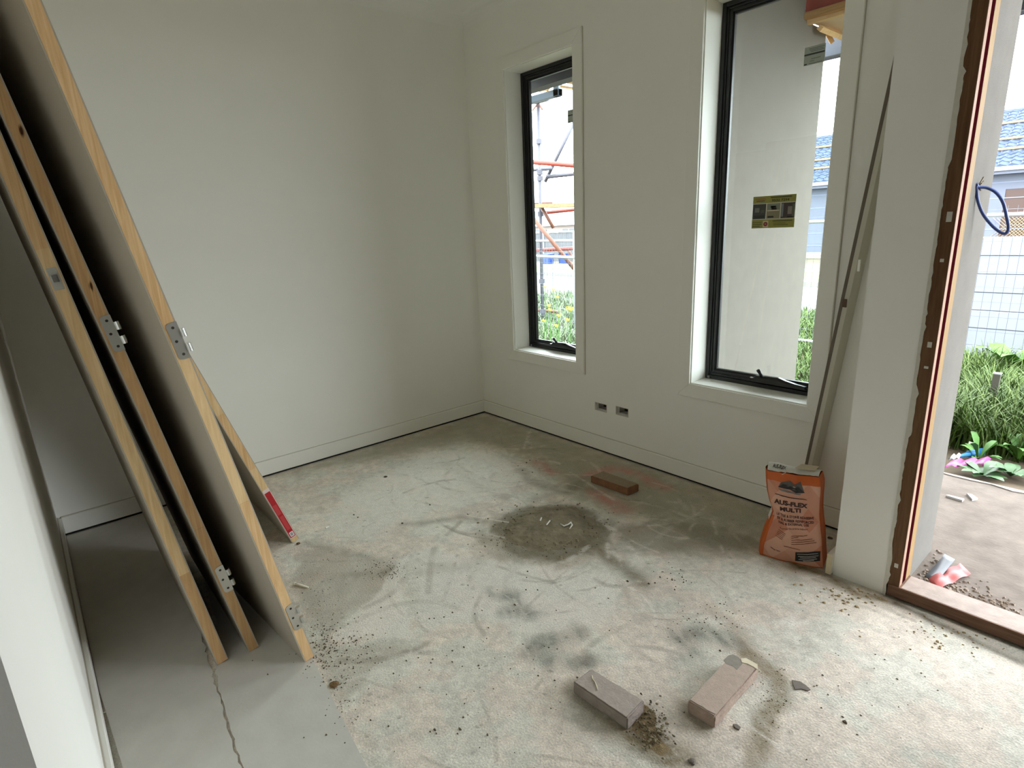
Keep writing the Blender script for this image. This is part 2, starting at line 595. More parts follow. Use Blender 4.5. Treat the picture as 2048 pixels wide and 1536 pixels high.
pcx, pcy = F(1100, 1062)[:2]
for i in range(330):
    if i < 170:      # broom strokes fanning round the sweepings
        th, r0 = random.uniform(0, 2 * math.pi), random.uniform(0.22, 1.15)
        x0, y0 = pcx + r0 * math.cos(th), pcy + r0 * math.sin(th)
        a = th + math.pi / 2 * random.choice((1, -1)) + random.uniform(-0.7, 0.7) if random.random() < 0.55 else th + random.uniform(-.5, .5)
        w = random.uniform(0.006, 0.022)
    else:
        x0, y0 = random.uniform(0.5, 3.6), random.uniform(-2.2, -0.2)
        a, w = random.uniform(-0.6, 1.0), random.uniform(0.003, 0.010)
    ln, bow = random.uniform(0.08, 0.34), random.uniform(-0.8, 0.8)
    pts = [(x0 + ln * t * math.cos(a + bow * t), y0 + ln * t * math.sin(a + bow * t)) for t in np.linspace(0, 1.2, 6)]
    local_stroke(pts, w, random.choice([(168, 160, 146), (232, 227, 217), (150, 142, 126), (228, 220, 208)]), random.uniform(0.25, 0.6), random.uniform(0.42, 0.56))
# pits and specks
for i in range(420):
    x0, y0, r0 = random.uniform(0.4, 3.7), random.uniform(-2.3, -0.1), random.uniform(0.003, 0.009)
    i0, j0 = int(x0 / 3.75 * (GX - 1)), int((y0 - YC) / (-YC) * (GY - 1))
    sl = (slice(max(0, i0 - 3), i0 + 4), slice(max(0, j0 - 3), j0 + 4))
    m = np.clip(1 - np.hypot(X[sl] - x0, Y[sl] - y0) / r0, 0, 1)[..., None]
    rgb[sl] = rgb[sl] * (1 - 0.75 * m) + np.array(lin((104, 96, 82))) * 0.75 * m
rgb = np.clip(rgb, 0.01, 0.9)
fv = [(x, y, 0.0) for x in xs for y in ys]
ff = [(i * GY + j, (i + 1) * GY + j, (i + 1) * GY + j + 1, i * GY + j + 1) for i in range(GX - 1) for j in range(GY - 1)]
nb_ = len(fv)
fv += [(3.75, YC, 0), (5.2, YC, 0), (5.2, 0, 0), (3.75, 0, 0), (0, -6.1, 0), (5.2, -6.1, 0), (0, YC, 0)]
ff += [(nb_, nb_ + 1, nb_ + 2, nb_ + 3), (nb_ + 4, nb_ + 5, nb_ + 1, nb_ + 6)]
me = bpy.data.meshes.new('floor')
me.from_pydata(fv, [], ff)
ca = me.color_attributes.new('stain', 'FLOAT_COLOR', 'POINT')
cc = np.ones((len(fv), 4), np.float32)
cc[:, :3] = base * 0.9
cc[:nb_, :3] = rgb.reshape(-1, 3)
ca.data.foreach_set('color', cc.ravel())
me.materials.append(attr_mat('concrete', 'stain', 0.82, 0.20, 200, 0.5, 150))
floor = bpy.data.objects.new('floor', me)
col.objects.link(floor)
struct(floor, 'dusty bare concrete slab floor with swept sand marks and pink chalk', 'floor')

# ---- walls
wl = struct(B(-0.1, 0, YC - 0.1, 0.21, 0, H).build('wall_left', WALL), 'plain off-white painted wall behind the leaning door leaves', 'wall')
W1 = (0.398, 0.976, 0.548, 2.306)      # clear reveal openings
W2 = (1.785, 2.365, 0.548, 2.306)
LN = 0.018
oh = [(w[0] - LN, w[1] + LN, w[2] - LN, w[3] + LN) for w in (W1, W2)]
CUT = [(1.128, 1.217, 0.262, 0.308), (1.291, 1.379, 0.268, 0.316)]
wr = struct(fix_normals(holed(0, XP, 0, H, 0, 0.08, oh + CUT).build('wall_right', WALL)), 'painted wall with two tall narrow windows and two socket cut-outs', 'wall')
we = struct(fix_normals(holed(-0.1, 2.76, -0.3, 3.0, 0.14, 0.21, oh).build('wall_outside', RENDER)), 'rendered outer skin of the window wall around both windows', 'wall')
struct(B(0, XP, 0.08, 0.14, -0.05, 0.05).build('trim_4', DARK), 'bottom plate inside the window wall', 'trim')
wn = struct(B(-0.1, XE, YC - 0.09, YC, 0, H).build('wall_near', WALL), 'partition wall close on the left that the doors lean against', 'wall')
struct(B(XE - 0.09, XE, -6.1, YC - 0.09, 0, H).build('wall_hall', HALLM), 'hall side wall behind the viewer', 'wall')
struct(B(5.1, 5.2, -6.1, -0.25, 0, H).build('wall_far_hall', HALLM), 'unseen hall wall right of the viewer, darkened to cut bounce', 'wall')
struct(B(XE, 5.1, -6.1, -6.0, 0, H).build('wall_rear', HALLM), 'closed rear wall of the hall', 'wall')
struct(B(XP, 2.76, YE, 0.08, 0, H).build('wall_entry', WALL), 'narrow plastered pier between window wall and entry doorway', 'wall')
struct(B(2.76, 2.845, YE, -0.25, 0, H).build('wall_entry_edge', WALL), 'plastered edge of the pier beside the door jamb', 'wall')
struct(B(2.76, 2.88, -0.25, 0.055, -0.12, 3.0).build('wall_porch', RENDER2), 'grey rendered porch return wall seen through the doorway', 'wall')
struct(B(2.885, 5.1, YE, -0.25, 2.6, H).build('wall_lintel', WALL), 'plaster above the entry doorway', 'wall')
struct(B(3.92, 5.1, YE, -0.25, 0, 2.6).build('wall_beyond', WALL), 'wall on the far side of the entry doorway', 'wall')
mc = MB().box(-0.1, 5.2, -6.1, -0.25, H, H + 0.06)
mc.box(-0.1, 2.76, -0.25, 0.21, H, H + 0.06)
struct(mc.build('ceiling', CEIL), 'flat white plasterboard ceiling', 'ceiling')
# rest of the old room behind partition stays enclosed
struct(B(-0.1, XE - 0.09, -6.1, -6.0, 0, H).build('wall_behind', WALL), 'closed wall of the room behind the partition', 'wall')

# ---- cove cornice
def cove(name, along, fixed_pts, label):
    m = MB()
    R_ = 0.085
    prof = [(0, -R_)] + [(R_ - R_ * math.cos(a), -R_ + R_ * math.sin(a)) for a in np.linspace(0.15, math.pi / 2 - 0.15, 8)] + [(R_, 0), (0, 0)]
    n = len(prof)
    ends = []
    for e in fixed_pts:
        ends.append([along(e, d, H + z) for d, z in prof])
    m.add(ends[0] + ends[1], [tuple(range(n)), tuple(range(2 * n - 1, n - 1, -1))] + [((i + 1) % n, i, n + i, n + (i + 1) % n) for i in range(n)])
    struct(m.build(name, CEIL, smooth=False), label, 'cornice')


cove('trim_6', lambda e, d, z: (d, e, z), (YC, 0.0), 'white cove cornice above the plain wall')
cove('trim_7', lambda e, d, z: (e, -d, z), (0.0, XP), 'white cove cornice above the window wall')
cove('trim_8', lambda e, d, z: (e, YC + d, z), (0.0, XE), 'white cove cornice above the near partition')

# ---- skirtings
GAPM = mat('joint_shadow_grey', (192, 187, 174), 0.9)  # grey strips painted as the shadow line of the unsealed joints


def skirt(name, pts, label, m=TRIM):
    o = MB()
    for b in pts:
        o.box(*b)
    return struct(o.build(name, m, bevel=0.002, seg=1), label, 'baseboard')


SK = 0.098
gap = MB().box(0, 0.003, YC + 0.003, 0, 0, 0.013).box(0.003, XP, -0.003, 0, 0, 0.013).box(0.003, XE - 0.01, YC, YC + 0.003, 0, 0.013)  # solid dark strip stands in for the shade under the skirtings
struct(gap.build('trim_5', DARK), 'dark strip painted as shade in the gap under the skirtings', 'trim')
skirt('baseboard_left', [(0, 0.016, YC + 0.016, 0, 0.013, SK)], 'white skirting with dark gap beneath along the plain wall')
skirt('baseboard_right', [(0.016, XP - 0.016, -0.016, 0, 0.013, SK)], 'white skirting with dark gap beneath along the window wall')
skirt('baseboard_near', [(0.016, XE - 0.01, YC, YC + 0.016, 0.012, SK)], 'white skirting along the near left partition')
bs = skirt('baseboard_entry', [(XP - 0.020, XP, -0.385, -0.0, 0.006, 0.092)], 'short skirting on the return behind the bag with a raw cut end')
B(XP - 0.0195, XP - 0.0005, -0.3865, -0.3848, 0.0065, 0.0915).build('cut_end', RAWMDF, bs)

B(0.0, 0.004, YC + 0.016, -0.001, SK, SK + 0.0025).build('joint_shadow_line', GAPM, bpy.data.objects['baseboard_left'])
B(0.004, XP - 0.016, -0.004, 0.0, SK, SK + 0.0025).build('joint_shadow_line', GAPM, bpy.data.objects['baseboard_right'])
B(0.004, XE - 0.01, YC, YC + 0.004, SK, SK + 0.0025).build('joint_shadow_line', GAPM, bpy.data.objects['baseboard_near'])

# ---- windows
def window(n, w, label, winder_x):
    x0, x1, z0, z1 = w
    xc = (x0 + x1) / 2
    r = bpy.data.objects.new('window_%d' % n, None)
    col.objects.link(r)
    r.location = (xc, 0, z0)
    struct(r, label, 'window')
    # timber reveal liners
    d0, d1 = -0.001, 0.132
    B(x0 - LN, x0, d0, d1, z0 - LN, z1 + LN).build('reveal', TRIM, r)
    B(x1, x1 + LN, d0, d1, z0 - LN, z1 + LN).build('reveal', TRIM, r)
    B(x0, x1, d0, d1, z1, z1 + LN).build('reveal', TRIM, r)
    B(x0, x1, d0, d1, z0 - LN, z0).build('sill', TRIM, r)
    # architraves, mitred
    q, W, t = 0.005, 0.070, -0.014
    ix0, ix1, iz0, iz1 = x0 - q, x1 + q, z0 - q, z1 + q
    ox0, ox1, oz0, oz1 = ix0 - W + 0.002, ix1 + W - 0.002, iz0 - W, iz1 + W
    def arch(pts):
        MB().slab([(p[0], -0.0005, p[1]) for p in pts], (0, -1, 0), 0.0135).build('architrave', TRIM, r, bevel=0.0015, seg=1)
    arch([(ox0, oz0), (ix0, iz0), (ix0, iz1), (ox0, oz1)])
    arch([(ox1, oz0), (ox1, oz1), (ix1, iz1), (ix1, iz0)])
    arch([(ox0, oz1), (ix0, iz1), (ix1, iz1), (ox1, oz1)])
    arch([(ox0, oz0), (ox1, oz0), (ix1, iz0), (ix0, iz0)])
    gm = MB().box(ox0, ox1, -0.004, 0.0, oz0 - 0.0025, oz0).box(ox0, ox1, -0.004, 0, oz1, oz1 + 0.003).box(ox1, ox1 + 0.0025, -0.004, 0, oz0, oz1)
    gm.build('joint_shadow_line', GAPM, r)
    # outer aluminium frame, stepped sash
    def ring(name, a0, a1, c0, c1, wd, y0, y1, bv=0.002):
        m = MB()
        m.box(a0, a0 + wd, y0, y1, c0, c1).box(a1 - wd, a1, y0, y1, c0, c1)
        m.box(a0 + wd, a1 - wd, y0, y1, c0, c0 + wd).box(a0 + wd, a1 - wd, y0, y1, c1 - wd, c1)
        return m.build(name, ALU, r, bevel=bv, seg=1)
    ring('frame', x0, x1, z0, z1, 0.020, 0.130, 0.200)
    ring('frame_lip', x0 + 0.020, x1 - 0.020, z0 + 0.020, z1 - 0.020, 0.010, 0.138, 0.195)
    ring('sash', x0 + 0.030, x1 - 0.030, z0 + 0.034, z1 - 0.030, 0.014, 0.143, 0.185)
    ring('glazing_bead', x0 + 0.044, x1 - 0.044, z0 + 0.048, z1 - 0.044, 0.008, 0.152, 0.170, 0.001)
    gp = B(x0 + 0.050, x1 - 0.050, 0.158, 0.162, z0 + 0.054, z1 - 0.050).build('glass_pane', GLASS, r)
    # chain winder on the bottom rail
    wx_ = winder_x
    m = MB()
    prof = [(-0.075, 0.022), (-0.06, 0.030), (0.0, 0.034), (0.05, 0.036), (0.085, 0.026), (0.13, 0.018), (0.18, 0.014)]
    ring_v = []
    for (dx, h) in prof:
        ring_v.append([(wx_ + dx, 0.112, z0 + 0.030), (wx_ + dx, 0.112, z0 + 0.030 + h * 0.65), (wx_ + dx, 0.122, z0 + 0.030 + h), (wx_ + dx, 0.140, z0 + 0.030 + h), (wx_ + dx, 0.140, z0 + 0.030)])
    vv = [p for rr_ in ring_v for p in rr_]
    fs = []
    for i in range(len(prof) - 1):
        for k in range(5):
            fs.append((i * 5 + k, i * 5 + (k + 1) % 5, (i + 1) * 5 + (k + 1) % 5, (i + 1) * 5 + k))
    fs += [(4, 3, 2, 1, 0), tuple(len(vv) - 5 + k for k in range(5))]
    wb = m.add(vv, fs).build('winder', PLASTIC_BLACK, r, bevel=0.001, seg=1)
    MB().tube([(wx_ - 0.03, 0.126, z0 + 0.055), (wx_ - 0.035, 0.116, z0 + 0.075), (wx_ - 0.043, 0.106, z0 + 0.094)], [0.010, 0.008, 0.009], 10).build('handle', PLASTIC_BLACK, wb, smooth=True)
    B(wx_ - 0.085, wx_ - 0.045, 0.114, 0.122, z0 + 0.046, z0 + 0.050).build('lock_tab', STEEL, wb)
    B(x0 + 0.014, x0 + 0.026, 0.1285, 0.130, z0 + 0.004, z0 + 0.016).build('fixing_cap', mat('grey_cap', (150, 150, 148), 0.5), r)
    return r, gp


w1, gp1 = window(1, W1, 'narrow black-framed window by the corner looking onto scaffolding', AY(1111, 690, 0.118)[0] + 0.035)
w2, gp2 = window(2, W2, 'narrow black-framed window by the entry with an advert sticker on its glass', AY(1521, 748, 0.118)[0] + 0.035)

# ---- text helper
def text_mesh(s, bold=0.0):
    cu = bpy.data.curves.new('lettering', 'FONT')
    cu.body = s
    cu.resolution_u = 2
    cu.offset = bold
    o = bpy.data.objects.new('lettering', cu)
    col.objects.link(o)
    bpy.context.view_layer.update()
    m = bpy.data.meshes.new_from_object(o.evaluated_get(bpy.context.evaluated_depsgraph_get()))
    v = np.array([p.co[:2] for p in m.vertices])
    f = [tuple(p.vertices) for p in m.polygons]
    bpy.data.objects.remove(o)
    bpy.data.curves.remove(cu)
    bpy.data.meshes.remove(m)
    lo, hi = v.min(0), v.max(0)
    return (v - lo) / (hi - lo + 1e-9), f, (hi - lo)


def put_text(s, fn, name, m, parent, bold=0.0):
    v, f, _ = text_mesh(s, bold)
    return MB().add([fn(a, b) for a, b in v], f).build(name, m, parent)


# stickers on the glass: cream data label near the head of each, advert on window two
def plate(parent, name, x0, x1, z0, z1, y, m, t=0.0006, sk=0.0):
    return MB().slab([(x0, y, z0), (x1, y, z0), (x1 + sk, y, z1), (x0 + sk, y, z1)], (0, -1, 0), t).build(name, m, parent)


LBL = mat('label_paper', (168, 176, 166), 0.7)
INKD = mat('ink_dark', (62, 66, 62), 0.7)
INKM = mat('ink_mid', (112, 120, 112), 0.7)


def data_label(gp, pxc):
    a, b, c = [AY(p[0], p[1], 0.157) for p in pxc]
    x0, x1 = a[0], b[0]
    z0, z1 = c[2], a[2]
    lb = plate(gp, 'glazing_label', x0, x1, z0, z1, 0.1575, LBL)
    w, h = x1 - x0, z1 - z0
    plate(lb, 'label_band', x0, x1 - 0.02 * w, z0 + .53 * h, z0 + .62 * h, 0.1568, INKD, 0.0003)
    for k, (u0, u1, v) in enumerate([(.22, .95, .86), (.25, .9, .78), (.3, .95, .70), (.35, .8, .30), (.3, .5, .18), (.25, .9, .05)]):
        plate(lb, 'print_line', x0 + u0 * w, x0 + u1 * w, z0 + v * h, z0 + (v + .035) * h, 0.1568, INKM, 0.0003)
    plate(lb, 'corner_mark', x0 + .02 * w, x0 + .16 * w, z0 + .02 * h, z0 + .10 * h, 0.1568, INKD, 0.0003)


data_label(gp2, [(1610, 96), (1652, 88), (1606, 133)])
data_label(gp1, [(1135, 221), (1168, 218), (1134, 247)])

ax0, ax1 = AY(1507, 396, 0.157)[0], AY(1593, 392, 0.157)[0]
az1, az0 = AY(1507, 394, 0.157)[2], AY(1503, 457, 0.157)[2]
adv = plate(gp2, 'advert_sticker', ax0, ax1, az0, az1, 0.1575, mat('advert_olive', (142, 138, 62), 0.6, var=0.06, scale=60))
aw, ah = ax1 - ax0, az1 - az0


def ap(name, u0, u1, v0, v1, c, y=0.1568, t=0.0003):
    return plate(adv, name, ax0 + u0 * aw, ax0 + u1 * aw, az0 + v0 * ah, az0 + v1 * ah, y, mat('advert_%d_%d_%d' % c, c, 0.6), t)


ap('rule', 0.0, 1.0, 0.27, 0.78, (206, 204, 186))
for k, (c, items) in enumerate([((62, 62, 54), [(.15, .5, .45, .75, (112, 112, 104)), (.1, .9, .05, .25, (40, 40, 36)), (.6, .9, .4, .6, (78, 80, 68))]),
                                ((132, 124, 96), [(.05, .95, .62, .95, (120, 126, 112)), (.05, .95, .5, .56, (200, 192, 170)), (.35, .75, .58, .70, (86, 60, 52)), (.1, .55, .06, .18, (48, 42, 34)), (.3, .7, .72, .84, (64, 72, 56))]),
                                ((70, 58, 54), [(.02, .18, .1, .95, (122, 124, 128)), (.5, .8, .25, .75, (132, 122, 112)), (.82, .98, .1, .9, (86, 92, 70)), (.5, .9, .02, .12, (34, 28, 26))])]):
    u0 = 0.01 + k * 0.333
    ap('photo', u0, u0 + 0.312, 0.29, 0.76, c, 0.1565)
    for (a, b, e, g, c2) in items:
        ap('photo_detail', u0 + a * .312, u0 + b * .312, .29 + e * .47, .29 + g * .47, c2, 0.1562)
ap('badge_card', .27, .40, .02, .23, (196, 178, 140))
th = np.linspace(0, 2 * math.pi, 20, endpoint=False)
MB().slab([(ax0 + (.335 + .05 * math.cos(t)) * aw, 0.1562, az0 + .125 * ah + .05 * aw * math.sin(t)) for t in th[::-1]], (0, -1, 0), 0.0003).build('round_badge', mat('badge_red', (122, 44, 44), 0.6), adv)
MB().slab([(ax0 + (.335 + .022 * math.cos(t)) * aw, 0.1558, az0 + .125 * ah + .022 * aw * math.sin(t)) for t in th[::-1]], (0, -1, 0), 0.0002).build('badge_centre', mat('badge_pink', (176, 100, 100), 0.6), adv)
for (a, b, v, c) in [(.01, .24, .17, (104, 104, 44)), (.02, .24, .11, (96, 96, 40)), (.01, .2, .05, (96, 96, 40)), (.50, .95, .20, (72, 72, 26)), (.52, .8, .13, (112, 108, 48)), (.52, .86, .08, (104, 100, 44)), (.05, .3, .90, (150, 92, 62)), (.08, .28, .84, (120, 66, 52)), (.17, .28, .79, (110, 136, 96)), (.42, .9, .93, (58, 60, 22))]:
    ap('print_line', a, b, v, v + .028, c, 0.1565)
put_text('9532 7294', lambda a, b: (ax0 + (.45 + .40 * a) * aw, 0.1563, az0 + (.815 + .075 * b) * ah), 'phone_number', mat('advert_ink', (44, 46, 14), 0.7), adv, 0.02)

# ---- socket cut-outs
for k, (c, lab) in enumerate(zip(CUT, ['empty socket cut-out in the wall, the one nearer the corner', 'empty socket cut-out in the wall, the one nearer the bag'])):
    r = root('socket_cutout', ((c[0] + c[1]) / 2, 0.0, c[2]), lab, 'socket hole', 'socket cut-outs under the windows')
    x0, x1, z0, z1 = c
    m = MB()
    m.box(x0 + 0.001, x0 + 0.014, 0.014, 0.018, z0 + .001, z1 - .001).box(x1 - 0.005, x1 - .001, 0.014, 0.018, z0 + .001, z1 - .001)
    m.box(x0 + 0.014, x1 - 0.005, 0.014, 0.018, z0 + .001, z0 + 0.008).box(x0 + 0.014, x1 - .005, 0.014, 0.018, z1 - 0.004, z1 - .001)
    m.build('mounting_bracket', STEEL, r)
    B(x0 - 0.02, x1 + 0.02, 0.079, 0.0795, z0 - .02, z1 + .02).build('cavity_shade', DARK, r)  # dark sheet stands in for the shade deep in the cut-out
    e = MB()
    lip = 0.003
    e.box(x0 - lip, x0, -0.0008, 0.0, z0 - lip, z1 + lip).box(x1, x1 + lip, -0.0008, 0, z0 - lip, z1 + lip)
    e.box(x0, x1, -0.0008, 0, z0 - lip, z0).box(x0, x1, -0.0008, 0, z1, z1 + lip)
    e.build('rough_edge', mat('raw_plaster', (205, 198, 182), 0.9), r)

# ---- entry door frame
JX, JH = 2.885, 2.56
jr = bpy.data.objects.new('door_1', None)
col.objects.link(jr)
jr.location = (JX, -0.3, 0)
struct(jr, 'unfinished dark timber entry door frame with open doorway', 'door')
B(2.845, JX, YE - 0.004, -0.25, 0.052, JH).build('jamb', BROWNW, jr)
B(JX, JX + 0.0010, YE - 0.003, YE + 0.026, 0.052, JH).build('stop_strip', wood('stop_pine', (150, 118, 100), (170, 140, 122), (40, 40, 2)), jr)
B(JX, JX + 0.0013, YE + 0.026, YE + 0.060, 0.052, JH).build('weather_seal', mat('seal_dark_red', (46, 8, 12), 1.0, spec=0.0), jr)
B(JX, JX + 0.0022, YE + 0.060, -0.252, 0.052, JH).build('stop_strip', wood('jamb_lining', (134, 106, 70), (154, 126, 88), (40, 40, 2)), jr)
B(3.88, 3.92, YE - 0.004, -0.25, 0.052, JH).build('jamb', BROWNW, jr)
B(2.845, 3.92, YE - 0.004, -0.25, JH, JH + 0.04).build('head', BROWNW, jr)
sm = MB().add([(2.852, -0.372, 0.010), (3.92, -0.372, 0.010), (3.92, -0.372, 0.052), (2.852, -0.372, 0.052), (2.852, -0.250, -0.02), (3.92, -0.250, -0.02), (3.92, -0.250, 0.046), (2.852, -0.250, 0.046)],
              [(0, 1, 2, 3), (3, 2, 6, 7), (7, 6, 5, 4), (4, 5, 1, 0), (0, 3, 7, 4), (1, 5, 6, 2)])
sill_o = sm.build('door_sill', wood('sill_timber', (96, 70, 56), (128, 98, 80), (3, 40, 40)), jr)
MB().slab([(2.892, -0.367, 0.0519), (3.875, -0.367, 0.0519), (3.875, -0.252, 0.0462), (2.892, -0.252, 0.0462)], (0, 0, 1), 0.0006).build('sill_dust', mat('sill_dust', (160, 145, 136), 0.9, var=0.14, scale=26, bump=0.3, bscale=150), jr)
# torn plasterboard edge over the jamb
pr_ = random.Random(5)
m = MB()
zz = 0.0
edge = []
while zz < 2.45:
    edge.append((2.8475 + pr_.uniform(-0.0012, 0.0016) + (0.004 if 0.05 < zz < 0.18 else 0) + (0.007 if 0.62 < zz < 0.80 else 0) + (0.005 if 1.5 < zz < 1.75 else 0) + (0.004 if pr_.random() < 0.06 else 0), zz))
    zz += pr_.uniform(0.006, 0.024)
pts = [(2.838, 0.0)] + edge + [(2.838, edge[-1][1])]
for (a, b) in zip(edge[:-1], edge[1:]):
    m.slab([(2.838, YE - 0.0042, a[1]), (a[0], YE - 0.0042, a[1]), (b[0], YE - 0.0042, b[1]), (2.838, YE - 0.0042, b[1])], (0, -1, 0), 0.0016)
m.build('torn_edge', mat('torn_plaster', (206, 203, 192), 0.95, var=0.06, scale=60), bpy.data.objects['wall_entry_edge'])
for (zc, w, h) in [(1.32, 0.014, 0.030), (1.20, 0.010, 0.010), (0.93, 0.012, 0.018), (0.86, 0.012, 0.008), (0.125, 0.012, 0.016)]:
    B(2.862, 2.862 + w, YE - 0.0055, YE - 0.0042, zc, zc + h).build('putty_dab', MATS['torn_plaster'], jr)

# ---- porch, ground, street
GND = mat('soil', (89, 77, 60), 0.95, var=0.25, scale=5, bump=0.5, bscale=40)
SLAB = mat('porch_concrete', (118, 108, 100), 0.92, spec=0.15, var=0.22, scale=9, bump=0.5, bscale=70)
ZS = 0.015
YSE = float(F(1970, 965, ZS)[1])
slab = struct(B(2.76, 6.5, -0.249, YSE, -0.20, ZS).box(1.451, 2.76, 0.211, YSE, -0.20, ZS).build('floor_porch', SLAB), 'chipped bare concrete porch slab outside the doorway', 'floor')
MB().slab([(x, YSE - 0.025 + 0.012 * math.sin(x * 31) + 0.006 * math.sin(x * 83), ZS + .0005) for x in np.linspace(6.4, 1.5, 60)] + [(1.5, YSE, ZS + .0005), (6.4, YSE, ZS + .0005)], (0, 0, 1), 0.004).build('chipped_lip', mat('slab_lip', (137, 131, 123), 0.95, var=0.1, scale=40), slab)
struct(B(-40, 30, -30.0, 7.9, -0.5, -0.25).build('ground', GND), 'bare soil yard under the grass', 'ground')
struct(B(-70, 40, 8.05, 13.2, -0.6, -0.40).build('street', mat('asphalt', (89, 86, 89), 0.9, var=0.08, scale=3)), 'pale grey asphalt street', 'street')
struct(B(-70, 40, 7.9, 8.05, -0.5, -0.27).build('kerb_near', mat('kerb_concrete', (112, 109, 102), 0.9, var=0.06, scale=6)), 'concrete kerb on this side of the street', 'kerb')
struct(B(-70, 40, 13.2, 13.45, -0.5, -0.27).build('kerb_far', MATS['kerb_concrete']), 'concrete kerb across the street', 'kerb')
struct(B(-70, 40, 13.45, 16.2, -0.5, -0.28).build('verge', mat('verge_grass', (79, 95, 48), 0.95, var=0.3, scale=2.5, bump=0.6, bscale=12)), 'grass verge across the street', 'verge')
struct(B(-70, 40, 16.2, 17.4, -0.5, -0.27).build('footpath', MATS['kerb_concrete']), 'concrete footpath across the street', 'footpath')
struct(B(-70, 40, 17.4, 70, -0.5, -0.29).build('far_lots', mat('far_lots', (87, 81, 65), 0.95, var=0.2, scale=1.2)), 'building lots across the street', 'ground')
# distant hills
hm = MB()
hx = np.linspace(-320, 60, 80)
vt = []
for x in hx:
    h = 8 + 7 * math.sin(x * 0.021 + 1.0) + 4 * math.sin(x * 0.05) + 2 * math.sin(x * 0.13)
    vt += [(x, 300 + x * 0.2, -2), (x, 300 + x * 0.2 + 20, max(3, h)), (x, 300 + x * .2 + 70, -2)]
ffh = []
for i in range(len(hx) - 1):
    ffh += [(3 * i, 3 * i + 3, 3 * i + 4, 3 * i + 1), (3 * i + 1, 3 * i + 4, 3 * i + 5, 3 * i + 2)]
struct(hm.add(vt, ffh).build('hills', mat('hazy_hills', (83, 102, 114), 0.95)), 'low blue hills on the horizon', 'hills')

